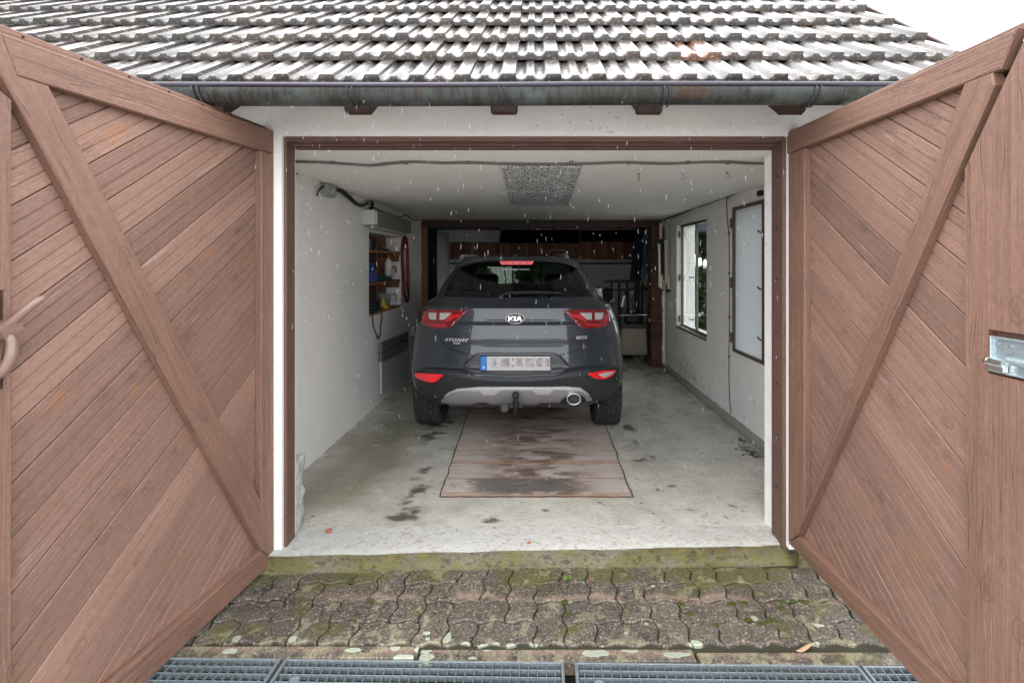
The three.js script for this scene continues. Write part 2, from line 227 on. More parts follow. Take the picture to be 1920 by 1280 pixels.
M.gutter = mat({ ...tex(2048, 128, 3.2, 0.2, (u, v, o) => {           // v runs round the gutter, streaks run down it
  const a = fbm(u, v, 40, 2, 4, 231), b = fbm(u, v, 300, 3, 3, 233), c = fbm(u, v, 12, 1, 3, 237), e = fbm(u, v, 400, 30, 2, 239);
  let k = 0.9 + 0.3 * (e - 0.5), r = 0.135 * k, g = 0.15 * k, bl = 0.145 * k;
  const m = sst(0.46, 0.60, b * 0.6 + a * 0.45) * 0.75; r = lerp(r, 0.05, m); g = lerp(g, 0.054, m); bl = lerp(bl, 0.036, m);
  const p = sst(0.66, 0.80, c) * 0.4; r = lerp(r, 0.33, p); g = lerp(g, 0.40, p); bl = lerp(bl, 0.40, p); const z = sst(0.68, 0.74, fbm(u, v, 26, 2, 3, 241)) * 0.6; r = lerp(r, 0.17, z); g = lerp(g, 0.08, z); bl = lerp(bl, 0.05, z);
  o[0] = r; o[1] = g; o[2] = bl; o[3] = e; o[4] = 0.5;
}), metalness: 0.15, bumpScale: 0.0008, rgb: [0.38, 0.385, 0.38] });
M.gutterRim = mat({ rgb: [0.05, 0.045, 0.06], roughness: 0.25, metalness: 0.3 });
const Ttile = tex(1024, 1024, 1.0, 1.0, (u, v, o) => {
  const a = fbm(u, v, 5, 5, 4, 251), b = fbm(u, v, 40, 40, 3, 253), c = fbm(u, v, 200, 200, 2, 257), k = 0.9 + 0.35 * (a - 0.5) + 0.25 * (b - 0.5) + 0.25 * (c - 0.5);
  let r = 0.092 * k, g = 0.079 * k, bl = 0.075 * k, ro = 0.32 + 0.2 * (b - 0.5);
  const l = sst(0.66, 0.76, fbm(u, v, 80, 80, 3, 261) * 0.8 + 0.22 * a); r = lerp(r, 0.40, l * 0.7); g = lerp(g, 0.41, l * 0.7); bl = lerp(bl, 0.34, l * 0.7); ro += 0.35 * l;
  const m = sst(0.67, 0.76, fbm(u, v, 60, 60, 3, 267) * 0.8 + 0.2 * a); r = lerp(r, 0.07, m * 0.7); g = lerp(g, 0.085, m * 0.7); bl = lerp(bl, 0.03, m * 0.7); ro += 0.4 * m;
  o[0] = r; o[1] = g; o[2] = bl; o[3] = 0.5 * b + 0.4 * c; o[4] = ro;
});
M.tile = [[0.75, 0.75, 0.75], [0.95, 0.9, 0.88], [0.64, 0.64, 0.66], [0.85, 0.77, 0.72]].map((c) => mat({ ...Ttile, rgb: c, bumpScale: 0.0012, clearcoat: 0.8, clearcoatRoughness: 0.3, ior: 1.5 }));
M.tileRed = mat({ ...Ttile, rgb: [1.7, 0.95, 0.68], bumpScale: 0.0012, clearcoat: 0.7, clearcoatRoughness: 0.2, ior: 1.5 });
M.brick = [[0.10, 0.045, 0.03], [0.085, 0.04, 0.028], [0.12, 0.052, 0.034]].map((c) => mat({ rgb: c, roughness: 0.85 }));
M.mortar = mat({ rgb: [0.13, 0.115, 0.10], roughness: 0.95 });
M.greyWall = mat({ ...tex(512, 512, 2, 2, plasterF([0.70, 0.705, 0.715], 271, 2)), bumpScale: 0.004, roughness: 0.9 });
M.black = mat({ rgb: [0.012, 0.012, 0.014], roughness: 0.5 });
M.rubber = mat({ rgb: [0.018, 0.018, 0.019], roughness: 0.75 });
M.cable = mat({ rgb: [0.02, 0.02, 0.022], roughness: 0.55 });
M.cableGrey = mat({ rgb: [0.16, 0.14, 0.13], roughness: 0.6 });
M.greyPlastic = mat({ rgb: [0.34, 0.36, 0.36], roughness: 0.55 });
M.whitePaint = mat({ rgb: [0.74, 0.74, 0.71], roughness: 0.45 });
M.rustSteel = mat({ ...tex(256, 256, 0.4, 0.4, (u, v, o) => { const a = fbm(u, v, 6, 6, 4, 281), k = sst(0.4, 0.6, a); o[0] = lerp(0.085, 0.13, k); o[1] = lerp(0.078, 0.082, k); o[2] = lerp(0.07, 0.052, k); o[3] = a; }), roughness: 0.75, bumpScale: 0.001 });
M.steel = mat({ rgb: [0.62, 0.65, 0.66], metalness: 0.9, roughness: 0.32 });
M.chrome = mat({ rgb: [0.85, 0.86, 0.87], metalness: 1, roughness: 0.12 });
M.leaf = [[0.05, 0.105, 0.02], [0.075, 0.13, 0.03], [0.095, 0.14, 0.035]].map((c) => mat({ rgb: c, roughness: 0.55, transmission: 0.25, side: THREE.DoubleSide }));
M.bark = mat({ rgb: [0.08, 0.06, 0.045], roughness: 0.95 });
// ---------- ground, floor, threshold ----------
const K = (d) => d * 1.09;
const WD = 2.507;                                                 // outer face of the garage wall
const flat = (X0, X1, d0, d1, Y, u0 = 0, v0 = 0, nu = 1, nv = 1) => { const g = quad(V(X0, Y, d0), V(X1, Y, d0), V(X1, Y, d1), V(X0, Y, d1), nu, nv), p = g.attributes.position, u = g.attributes.uv; for (let i = 0; i < p.count; i++) u.setXY(i, p.getX(i) - u0, -p.getZ(i) - v0); return g; };
{
  const gr = structure('ground', 'grey ground stretching away beyond the drive');
  part(gr, 'ground_sheet', flat(-300, 300, -300, 300, -0.42), mat({ rgb: [0.13, 0.13, 0.115], roughness: 0.95 }));
  const dr = structure('driveway', 'grey concrete drive in front of the drain grates');
  part(dr, 'drive_slab', box(-6, 6, -0.42, GY - 0.004, -16, 1.70), mat({ ...tex(512, 512, 2, 2, plasterF([0.36, 0.35, 0.33], 291, 2)), roughness: 0.9, bumpScale: 0.004 }));
  part(dr, 'side_slab', merge([box(-6, -2.602, -0.42, GY - 0.004, 1.702, WD), box(2.602, 6, -0.42, GY - 0.004, 1.702, WD), box(-2.6, -2.085, -0.42, GY - 0.004, 1.702, 1.93), box(2.34, 2.6, -0.42, GY - 0.004, 1.702, 1.90)]), M.kerb);
  const fl = structure('floor', 'worn grey concrete garage floor with dark oil stains');
  part(fl, 'floor_slab', flat(-1.9, 2.0, 2.70, 9.4, 0, FX0, FD0), M.floor);
  part(fl, 'floor_base', box(-1.9, 2.0, -0.42, -0.012, 2.62, 9.4), M.kerb);
  const th = structure('threshold', 'white painted concrete threshold across the garage mouth');
  const dl = (X) => 2.462 + (X + 1.30) / 2.6 * 0.09;             // its front edge runs a little askew
  const top = new THREE.PlaneGeometry(1, 1, 120, 16), p = top.attributes.position, u = top.attributes.uv;
  for (let i = 0; i < p.count; i++) { const X = lerp(-1.34, 1.34, u.getX(i)), t = u.getY(i), n = 0.012 * (vn(X * 9, 3, 999, 999, 3) - 0.5), d = lerp(dl(X) + n, 2.735 + 0.02 * (vn(X * 14, 9, 999, 999, 4) - 0.5), t); p.setXYZ(i, X, 0.004 - 0.014 * Math.pow(1 - t, 6) + 0.004 * (vn(X * 20, d * 20, 999, 999, 5) - 0.5) - 0.003 * t, -d); u.setXY(i, X + 1.4, d - 2.4); }
  top.computeVertexNormals(); part(th, 'threshold_top', top, M.threshold);
  const face = new THREE.PlaneGeometry(1, 1, 120, 6), q = face.attributes.position, w = face.attributes.uv;
  for (let i = 0; i < q.count; i++) { const X = lerp(-1.40, 1.40, w.getX(i)), t = w.getY(i), n = 0.012 * (vn(X * 9, 3, 999, 999, 3) - 0.5); q.setXYZ(i, X, lerp(GY - 0.03, -0.006, t), -(dl(X) + n - 0.03 * (1 - t) * (1 - t) - 0.004 + 0.006 * vn(X * 12, t * 5, 999, 999, 6))); w.setXY(i, X + 1.4, 0.13 * t + 0.02); }
  face.computeVertexNormals(); part(th, 'mossy_kerb_face', face, M.kerb, 'kerb face with yellow-green moss');
}
// wavy interlocking pavers
{
  const pv = structure('paving', 'mossy wavy interlocking pavers before the threshold'), U = 0.126, top = 2.502;
  part(pv, 'paving_bed', box(-2.6, 2.6, -0.3, GY - 0.014, 1.962, 2.62), M.joint);
  const x0 = (765 - CX) * 2.44 / F, a = 0.0095;
  const warp = (x, y) => [x + a * Math.sin(2 * Math.PI * y / U) + 0.004 * Math.sin(x * 5 + y * 3), y + a * Math.sin(2 * Math.PI * x / U + 0.6) + 0.003 * Math.sin(x * 2.2)];
  const stone = (i0, j0, wi, hj, cut0) => {
    const g = 0.0028, X0 = i0 * U + g, X1 = (i0 + wi) * U - g, Y0 = j0 * U + g, Y1 = (j0 + hj) * U - g, pts = [], n = 9;
    const edge = (ax, ay, bx, by, k) => { for (let s = 0; s < k; s++) { const t = s / k; let [x, y] = warp(lerp(ax, bx, t), lerp(ay, by, t)); y = Math.max(y, cut0); pts.push([x0 + x, y]); } };
    edge(X0, Y0, X1, Y0, n * wi); edge(X1, Y0, X1, Y1, n * hj); edge(X1, Y1, X0, Y1, n * wi); edge(X0, Y1, X0, Y0, n * hj);
    let gm = poly(pts, 0, 0.045, 0.005);                          // local x = X, y = towards the camera
    gm.rotateX(-Math.PI / 2); const jy = GY - 0.045 + rr(-0.003, 0.003);
    gm.rotateX(0); const cx = x0 + (X0 + X1) / 2, cy = (Y0 + Y1) / 2;
    // after the turn local y points to -z, so mirror it: distance ahead = top - y
    const p = gm.attributes.position; const tx = rr(-0.012, 0.012), tz = rr(-0.012, 0.012);
    for (let k = 0; k < p.count; k++) { const x = p.getX(k), y = p.getY(k), yy = -p.getZ(k); p.setXYZ(k, x, y + jy + (y > 0.03 ? tx * (x - cx) + tz * (yy - cy) : 0), -(top - yy)); }
    const idx = []; for (let k = 0; k < p.count; k += 3) idx.push(k, k + 2, k + 1); gm.setIndex(idx); gm = gm.toNonIndexed();   // the mirroring turned the faces over
    const uv = gm.attributes.uv, q = gm.attributes.position; for (let k = 0; k < q.count; k++) uv.setXY(k, q.getX(k) - PX0, -q.getZ(k) - PD0 + (q.getY(k) - jy) * 0.5);
    gm.computeVertexNormals();
    const b = gm.boundingBox || (gm.computeBoundingBox(), gm.boundingBox); if (b.max.x < -2.3 || b.min.x > 2.3) return;
    part(pv, 'paver', gm, M.paver[Math.floor(R() * 4)]);
  };
  for (let j = -1; j < 4; j++) for (let i = -16; i < 28; i++) {
    const m = (((i - j) % 4) + 4) % 4;
    if (m === 0 && j >= 0) stone(i, j, 2, 1, 0.003);
    if (m === 3) { if (j < 0) stone(i, 0, 1, 1, 0.003); else if (j === 3) stone(i, 3, 1, 1, 0.003); else stone(i, j, 1, 2, 0.003); }
  }
  for (let k = 0; k < 5; k++) {                                   // row of edging stones along the drain
    const X0 = -2.62 + k * 1.09 - 0.02, s = (X) => 1.935 - 0.0145 * (X + 1.5);
    let g = box(X0 + 0.004, X0 + 1.082, GY - 0.06, GY - 0.002, s(X0 + 0.5), s(X0 + 0.5) + 0.062, 0.006); g.translate(0, 0, 0);
    g = jitter(g, 0.0015, 30, k); g = uvGrain(g, UX, -PX0, -PD0);
    const p = g.attributes.position, u = g.attributes.uv; for (let i = 0; i < p.count; i++) u.setXY(i, p.getX(i) - PX0, -p.getZ(i) - PD0 - p.getY(i) + GY); part(pv, 'edging_stone', g, M.paver[k % 4]);
  }
}
// drain channel and its grates
{
  const ch = structure('drain_channel', 'dark concrete channel under the drain grates');
  part(ch, 'channel', merge([box(-2.6, 2.6, -0.42, -0.24, 1.702, 1.95), box(-2.6, 2.6, -0.238, GY - 0.032, 1.704, 1.775), box(-2.6, 2.6, -0.238, GY - 0.032, 1.93, 1.955)]), M.joint);
  const W = 0.165, L = 1.085, tilt = 0.0145;
  const bars = { b: new RoundedBoxGeometry(L - 0.03, 0.022, 0.0034, 1, 0.001), c: new THREE.BoxGeometry(0.0028, 0.014, W - 0.012), fl: new RoundedBoxGeometry(L, 0.026, 0.007, 1, 0.0015), fs: new RoundedBoxGeometry(0.012, 0.026, W, 1, 0.0015) };
  const make = (name, label, X, d) => {
    const t = thing(name, label, 'drain grate', [X, GY - 0.016, d], 'galvanised drain grates in a row');
    for (const s of [-1, 1]) { const m = local(t, 'edge_bar', bars.fl, M.zinc); m.position.z = s * W / 2; const e = local(t, 'end_bar', bars.fs, M.zinc); e.position.x = s * (L / 2 - 0.006); }
    for (let k = 1; k < 5; k++) { const m = local(t, 'bearing_bar', bars.b, M.zinc); m.position.z = -W / 2 + k * W / 5; }
    for (let k = 1; k < 32; k++) { const m = local(t, 'cross_bar', bars.c, M.zinc); m.position.set(-L / 2 + k * L / 32, 0.0055, 0); }
    const c = local(t, 'fixing_disc', new THREE.CylinderGeometry(0.016, 0.018, 0.02, 14), M.zinc); c.position.set(-L / 2 + 0.085, 0.0, 0.005);
    t.rotation.y = -tilt; return t;
  };
  const xs = [[-1.535, 'galvanised drain grate under the left door'], [-0.436, 'galvanised drain grate just left of the middle gap'], [0.690, 'galvanised drain grate just right of the middle gap'], [1.785, 'galvanised drain grate under the right door']];
  let first = null;
  for (const [X, label] of xs) {
    const d = 1.935 - W / 2 - 0.004 - 0.0145 * (X + 1.5);
    if (!first) { first = make('drain_grate', label, X, d); continue; }
    const c = first.clone(); c.name = numbered('drain_grate'); c.position.set(X, GY - 0.016, -d); c.userData = { ...first.userData, label }; scene.add(c);
  }
}
// ---------- the garage ----------
const gar = thing('garage', 'white plastered garage with a tiled roof, its mouth open', 'garage', [0, 0, WD]);
const wallX = (pts, X0, X1, holes = [], bevel = 0.003) => { const g = poly(pts, X0, X1, bevel, holes); g.rotateY(Math.PI / 2); return g; };   // outline in d, Y
{
  const ux = (g, o = 0) => uvGrain(g, UX, o, o * 0.7);
  let g = ux(merge([box(-5.2, -1.287, -0.035, 2.09, WD, WD + 0.145), box(1.281, 2.36, 0.0, 2.09, WD, WD + 0.27), box(-5.2, 2.36, 2.09, 2.46, WD, WD + 0.145)]), 0.3);
  part(gar, 'front_wall', g, M.plaster);
  part(gar, 'plinth', ux(box(-5.2, -1.33, -0.42, -0.036, WD - 0.004, WD + 0.14)), M.kerb); part(gar, 'plinth', ux(box(1.33, 2.36, -0.42, -0.001, WD - 0.004, WD + 0.26)), M.kerb);
  // rough stub of concrete at the foot of the left jamb
  part(gar, 'jamb_stub', uvGrain(jitter(new THREE.BoxGeometry(0.10, 0.40, 0.10, 8, 26, 8).translate(-1.338, 0.19, -2.703), 0.011, 26, 8), UY), M.threshold, 'rough broken concrete stub at the foot of the jamb');
  // brown linings of the opening
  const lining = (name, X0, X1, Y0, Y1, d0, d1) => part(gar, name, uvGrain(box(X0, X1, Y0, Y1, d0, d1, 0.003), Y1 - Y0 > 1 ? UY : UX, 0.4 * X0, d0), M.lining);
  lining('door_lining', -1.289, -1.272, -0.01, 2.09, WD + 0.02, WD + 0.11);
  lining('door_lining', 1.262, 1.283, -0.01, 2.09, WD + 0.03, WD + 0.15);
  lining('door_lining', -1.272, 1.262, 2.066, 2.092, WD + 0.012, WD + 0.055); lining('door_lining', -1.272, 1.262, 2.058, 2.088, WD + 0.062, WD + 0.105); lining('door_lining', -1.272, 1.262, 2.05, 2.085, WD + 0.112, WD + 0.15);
  for (let k = 0; k < 7; k++) { const m = local(gar, 'screw', new THREE.SphereGeometry(0.006, 8, 6), M.darkGap); m.position.set(1.260, 0.28 + k * 0.27, -0.085); }
  // side walls with a niche on the left and two windows on the right
  const nich = [[K(4.41), 0.935], [K(5.44), 0.925], [K(5.44), 1.745], [K(4.41), 1.75]];
  g = uvGrain(wallX([[WD + 0.146, -0.01], [K(6.45), -0.01], [K(6.45), 2.1], [WD + 0.146, 2.1]], -1.815, -1.62, [nich]), UZ, 0, 1.1);
  part(gar, 'left_wall', g, M.plasterIn);
  part(gar, 'left_back_wall', merge([uvGrain(box(-1.95, -1.817, -0.42, 2.2, WD + 0.146, 9.4), UZ), ]), M.plaster);
  part(gar, 'left_rear_wall', uvGrain(box(-1.815, -1.62, 0, 2.2, K(6.45) + 0.002, 9.25), UZ), M.plasterIn);
  const w1 = [[K(3.49), 0.665], [K(4.06), 0.665], [K(4.06), 1.935], [K(3.49), 1.935]], w2 = [[K(4.72), 0.655], [K(5.72), 0.640], [K(5.72), 1.915], [K(4.72), 1.93]];
  g = uvGrain(wallX([[WD + 0.272, -0.01], [K(6.4), -0.01], [K(6.4), 2.1], [WD + 0.272, 2.1]], 1.77, 2.0, [w1, w2]), UZ, 0.7, 0.4);
  const mold = mat({ ...tex(1536, 768, 4.5, 2.25, plasterF([0.82, 0.815, 0.80], 65, 4.5, (u, v, o) => {   // damp spots low on the wall towards the back
    const d = u * 4.5, y = v * 2.25; let a = sst(0.46, 0.80, fbm(u, v, 130, 65, 4, 321) + 0.35 * Math.exp(-Math.pow((d - 3.05) / 0.5, 2) - Math.pow((y - 0.16) / 0.14, 2)) - 0.13) * 0.42; if (y > 0.5) a = 0;
    o[0] = lerp(o[0], 0.20, a); o[1] = lerp(o[1], 0.20, a); o[2] = lerp(o[2], 0.19, a);
  })), bumpScale: 0.0025, roughness: 0.92 });
  { const p = g.attributes.position, u = g.attributes.uv; for (let i = 0; i < p.count; i++) u.setXY(i, -p.getZ(i) - WD - 0.27, p.getY(i) + (Math.abs(p.getX(i) - 1.77) > 0.01 ? p.getX(i) : 0)); }
  part(gar, 'right_wall', g, mold);
  part(gar, 'skirting', merge([uvGrain(jitter(new THREE.BoxGeometry(0.045, 0.07, K(6.4) - WD - 0.28, 2, 3, 60).translate(1.755, 0.032, -(K(6.4) + WD + 0.28) / 2), 0.006, 18, 5), UZ)]), M.kerbGrey = mat({ ...tex(256, 256, 1, 1, plasterF([0.30, 0.295, 0.275], 331, 1)), bumpScale: 0.006, roughness: 0.9 }));
  part(gar, 'right_rear_wall', uvGrain(box(1.96, 2.1, 0, 2.2, K(6.4) + 0.002, 9.25), UZ), M.greyWall);
  part(gar, 'ceiling', uvGrain(box(-1.95, 2.0, 2.05, 2.22, WD + 0.152, K(6.42)), UX), M.ceiling);
  part(gar, 'rear_ceiling', uvGrain(box(-1.95, 2.1, 2.07, 2.22, K(6.42) + 0.002, 9.4), UX), M.ceiling);
  const bw = [[-1.0, 0.93], [0.12, 0.93], [0.12, 1.40], [-1.0, 1.40]];
  g = poly([[-1.95, 0], [2.1, 0], [2.1, 2.2], [-1.95, 2.2]], -9.4, -9.25, 0.003, [bw]); part(gar, 'rear_wall', uvGrain(g, UX), M.greyWall);
  const win = (name, label) => { const o = new THREE.Group(); o.name = name; if (label) o.userData.label = label; gar.add(o); origin.set(o, origin.get(gar)); return o; };
  const rw = win('window', 'small rear window seen through the car'); part(rw, 'window_frame', merge([box(-1.0, 0.12, 0.93, 0.96, 9.3, 9.34), box(-1.0, 0.12, 1.37, 1.40, 9.3, 9.34), box(-0.45, -0.42, 0.96, 1.37, 9.3, 9.34), box(-1.0, -0.97, 0.96, 1.37, 9.3, 9.34), box(0.09, 0.12, 0.96, 1.37, 9.3, 9.34)]), M.rustSteel);
  // near window: frosted pane in a rusty steel frame, hinged on its far side
  const a = K(3.49), b = K(4.06), n = win('window', 'closed steel window with frosted pane'); const fr = (x0, x1, y0, y1, d0, d1) => box(x0, x1, y0, y1, d0, d1, 0.002);
  part(n, 'window_frame', merge([fr(1.752, 1.80, 0.66, 0.685, a, b), fr(1.752, 1.80, 1.912, 1.938, a, b), fr(1.752, 1.80, 0.686, 1.911, b - 0.03, b), fr(1.752, 1.80, 0.686, 1.911, a, a + 0.045)]), M.rustSteel);
  part(n, 'pane', box(1.77, 1.778, 0.686, 1.911, a + 0.046, b - 0.031), mat({ rgb: [0.60, 0.625, 0.63], roughness: 0.8, transmission: 0.6, thickness: 0, ior: 1.4 }));
  for (const y of [0.78, 1.27, 1.80]) part(n, 'hinge', merge([cyl(V(1.748, y - 0.045, b + 0.012), V(1.748, y + 0.045, b + 0.012), 0.011, 10), box(1.757, 1.764, y - 0.04, y + 0.04, b + 0.002, b + 0.04)]), M.rustSteel);
  for (const y of [0.85, 1.24, 1.68]) part(n, 'handle', merge([cyl(V(1.755, y, a + 0.022), V(1.73, y + 0.005, a + 0.03), 0.006, 8), cyl(V(1.73, y + 0.005, a + 0.03), V(1.728, y + 0.02, a + 0.06), 0.007, 8)]), M.rustSteel);
  // far window: two clear panes set back in a white reveal
  const c = K(4.72), e = K(5.72), f = win('window', 'clear two-light steel window set back in the wall'), mid = K(5.17);
  const rv = merge([box(1.815, 1.845, 0.655, 0.68, c, e, 0.002), box(1.815, 1.845, 1.89, 1.915, c, e, 0.002), box(1.815, 1.845, 0.68, 1.89, mid - 0.009, mid + 0.009, 0.002), box(1.815, 1.845, 0.68, 1.89, c, c + 0.025, 0.002), box(1.815, 1.845, 0.68, 1.89, e - 0.05, e - 0.02, 0.002)]);
  part(f, 'window_frame', rv, M.rustSteel);
  const glass = mat({ rgb: [0.93, 0.96, 0.94], roughness: 0.02, transmission: 1, thickness: 0, ior: 1.5 });
  part(f, 'pane', box(1.827, 1.831, 0.68, 1.89, c + 0.025, mid - 0.014), glass); part(f, 'pane', box(1.827, 1.831, 0.68, 1.89, mid + 0.014, e - 0.05), glass);
  for (const y of [0.8, 1.28]) part(f, 'latch', merge([cyl(V(1.80, y, mid), V(1.765, y, mid + 0.01), 0.007, 8), cyl(V(1.765, y, mid + 0.01), V(1.76, y, mid + 0.06), 0.006, 8)]), M.rustSteel);
  for (const y of [0.75, 1.26, 1.80]) part(f, 'hinge', cyl(V(1.795, y - 0.04, e - 0.035), V(1.795, y + 0.04, e - 0.035), 0.012, 10), M.rustSteel);
  part(f, 'window_sill', uvGrain(box(1.762, 1.81, 0.635, 0.655, c + 0.002, e - 0.002, 0.003), UZ), M.rustSteel);
  // partition to the rear store: beam, post, brick pier
  part(gar, 'beam', uvGrain(box(-1.62, 1.80, 1.945, 2.05, K(6.40), K(6.52), 0.004), UX), M.rafter);
  part(gar, 'post', uvGrain(box(-1.635, -1.535, 0, 1.945, K(6.42), K(6.52), 0.004), UY), M.rawWood);
  const pr = part(gar, 'brick_pier', box(1.60, 1.765, 0, 1.945, K(6.285), K(6.54)), M.mortar);
  for (let k = 0; k < 15; k++) { const y0 = 0.012 + k * 0.128, o = k % 2 ? 0.075 : 0.0; const parts = o ? [[1.592, 1.592 + o], [1.592 + o + 0.012, 1.735]] : [[1.592, 1.735]]; for (const [x0, x1] of parts) part(pr, 'brick', jitter(new RoundedBoxGeometry(x1 - x0, 0.114, 0.27, 1, 0.004).translate((x0 + x1) / 2, y0 + 0.057, -K(6.41) + 0.014), 0.003, 40, k), M.brick[(k * 7 + (o ? 1 : 0)) % 3]); }
  part(gar, 'plaster_edge', uvGrain(jitter(new THREE.BoxGeometry(0.04, 1.2, 0.05, 4, 40, 4).translate(1.765, 0.6, -K(6.28)), 0.012, 22, 4), UY), M.plaster);
  // roof: deck, rafters, tiles
  const th = 39.7 * Math.PI / 180, run = Math.cos(th), rise = Math.sin(th), D0 = K(2.03), Y0 = 2.226, Lr = 0.318;
  g = merge([wallX([[D0 + 0.03, Y0 - 0.02], [D0 + 3.9 * run, Y0 - 0.02 + 3.9 * rise], [D0 + 3.9 * run, Y0 - 0.05 + 3.9 * rise], [D0 + 0.03, Y0 - 0.05]], -5.2, 2.24, [], 0), wallX([[D0 + 3.9 * run, Y0 - 0.02 + 3.9 * rise], [D0 + 7.8 * run, Y0 - 0.02], [D0 + 7.8 * run, Y0 - 0.05], [D0 + 3.9 * run, Y0 - 0.05 + 3.9 * rise]], -5.2, 2.24, [], 0)]);
  part(gar, 'roof_deck', g, M.darkWood);
  part(gar, 'gable_wall', wallX([[WD, 2.2], [D0 + 7.6 * run, 2.2], [D0 + 3.9 * run, Y0 - 0.06 + 3.9 * rise]], 2.1, 2.2, [], 0), M.plaster);
  part(gar, 'verge_board', wallX([[D0 + 0.02, Y0 - 0.09], [D0 + 0.02, Y0 + 0.015], [D0 + 3.9 * run, Y0 + 0.015 + 3.9 * rise], [D0 + 3.9 * run, Y0 - 0.12 + 3.9 * rise]], 2.242, 2.265, [], 0.002), M.darkWood);
  const raft = wallX([[K(2.10), 2.25], [K(2.095), 2.178], [K(2.11), 2.150], [K(2.135), 2.142], [K(2.30), 2.27], [K(2.9), 2.76], [K(2.9), 2.80]], -0.062, 0.062, [], 0.008);
  for (const px of [-0.1, 130, 401, 672, 945, 1217, 1485]) part(gar, 'rafter', uvGrain(raft.clone().translate((px - CX) * K(2.12) / F, 0, 0), UZ, px * 0.01), M.rafter);
  const roof = new THREE.Group(); roof.name = 'roof'; gar.add(roof);
  const prof = [[0, 0.010], [0.035, 0.004], [0.085, 0.0], [0.15, 0.0], [0.20, 0.006], [0.25, 0.0165], [0.285, 0.018], [0.30, 0.0155], [0.335, 0.0155], [0.35, 0.018], [0.39, 0.0165], [0.44, 0.006], [0.49, 0.0], [0.58, 0.0], [0.63, 0.008], [0.675, 0.021], [0.71, 0.024], [1, 0.024]].map(([x, y]) => [(x - 0.5) * 0.198, y]);
  const tileGeo = (seed) => {
    const q = rng(seed), pos = [], uv = [], idx = [], rows = [[0.0, -0.007], [0.003, -0.002], [0.010, 0], [0.12, 0], [0.345, 0]], ou = q(), ov = q(); let base = 0;
    const strip = (A, B) => { for (let i = 0; i < A.length - 1; i++) { const b = pos.length / 3; for (const [p, t] of [[A[i], 0], [A[i + 1], 0], [B[i + 1], 1], [B[i], 1]]) { pos.push(...p); uv.push(p[0] + ou, p[1] + p[2] * 1.5 + ov); } idx.push(b, b + 1, b + 2, b, b + 2, b + 3); } };
    const row = ([s, dn]) => prof.map(([x, y]) => [x, s, 0.042 - 0.04 * s / 0.33 + y + dn]);
    const rs = rows.map(row); for (let k = 0; k < rs.length - 1; k++) strip(rs[k], rs[k + 1]);
    const bot = prof.map(([x, y]) => [x, 0.0, 0.0205]); strip(bot, rs[0]); strip(prof.map(([x]) => [x, 0.1, 0.012]), bot);
    for (const e of [0, prof.length - 1]) { const A = rows.map((_, k) => rs[k][e]), B = rows.map(([s], k) => [prof[e][0], s, 0.012 - 0.03 * s]); e ? strip(A, B) : strip(B, A); }
    let gg = new THREE.BufferGeometry(); gg.setAttribute('position', new THREE.Float32BufferAttribute(pos, 3)); gg.setAttribute('uv', new THREE.Float32BufferAttribute(uv, 2)); gg.setIndex(idx); gg = toCreasedNormals(gg, 0.75); return gg;
  };
  const tiles = [1, 2, 3, 4, 5, 6].map(tileGeo), basis = new THREE.Matrix4().makeBasis(UX, new THREE.Vector3(0, rise, -run), new THREE.Vector3(0, run, rise));
  const red = [[1, 1322]], m4 = new THREE.Matrix4();
  for (let r = 0; r < 7; r++) {
    const d = D0 + r * Lr * run, Y = Y0 + r * Lr * rise, px0 = (970.5 - CX) * K(2.245) / F;   // one joint of the second row seen at 970 px
    for (let c = -27; c < 14; c++) {
      const X = px0 + (c + 0.5) * 0.2; if (X > 2.17 || X < -5.15) continue;
      const isRed = r === 1 && Math.abs(CX + X * F / d - 1322) < 40;
      const t = local(roof, 'roof_tile', tiles[Math.floor(R() * 6)], isRed ? M.tileRed : M.tile[Math.floor(R() * 4)], isRed ? 'orange-red replacement tile' : undefined);
      t.quaternion.setFromRotationMatrix(m4.multiplyMatrices(basis, new THREE.Matrix4().makeRotationZ(rr(-0.008, 0.008)))); t.position.set(X + rr(-0.0015, 0.0015), Y + rr(-0.003, 0.003), -(d - WD));
    }
  }
  // gutter with rim and straps
  const gd = K(1.985), gy = 2.203, gr = 0.062, prof2 = []; for (let i = 0; i <= 22; i++) { const t = Math.PI + Math.PI * i / 22; prof2.push([gd + gr * Math.cos(t), gy + gr * 1.08 * Math.sin(t)]); }
  const gg = new THREE.PlaneGeometry(1, 1, 40, 22), p = gg.attributes.position, u = gg.attributes.uv;
  for (let i = 0; i < p.count; i++) { const k = Math.round(u.getY(i) * 22), X = lerp(-5.2, 2.3, u.getX(i)); p.setXYZ(i, X, prof2[k][1] + 0.003 * Math.sin(X * 2.1), -prof2[k][0]); u.setXY(i, X, k * 0.0088); }
  gg.computeVertexNormals(); M.gutter.side = THREE.DoubleSide;
  const gu = part(gar, 'gutter', gg, M.gutter);
  part(gu, 'gutter_rim', tube([...Array(9)].map((_, i) => V(-5.2 + i * 7.5 / 8, gy + 0.002 + 0.003 * Math.sin((-5.2 + i * 7.5 / 8) * 2.1), gd - gr)), 0.0105, 80, 10), M.gutterRim);
  for (const px of [650, 935, 1245, 1530, 360]) { const X = (px - CX) * K(1.93) / F, pts = []; for (let i = 0; i <= 12; i++) { const t = Math.PI * 1.02 + 0.62 * Math.PI * i / 12; pts.push(V(X + 0.012 * i / 12 * (px < 1300 ? 1 : -1), gy + (gr + 0.004) * 1.08 * Math.sin(t), gd + (gr + 0.004) * Math.cos(t))); } for (const o of [0, 0.022]) part(gu, 'gutter_strap', tube(pts.map((q) => q.clone().setX(q.x + o)), 0.004, 16, 6), M.gutterRim); }
}
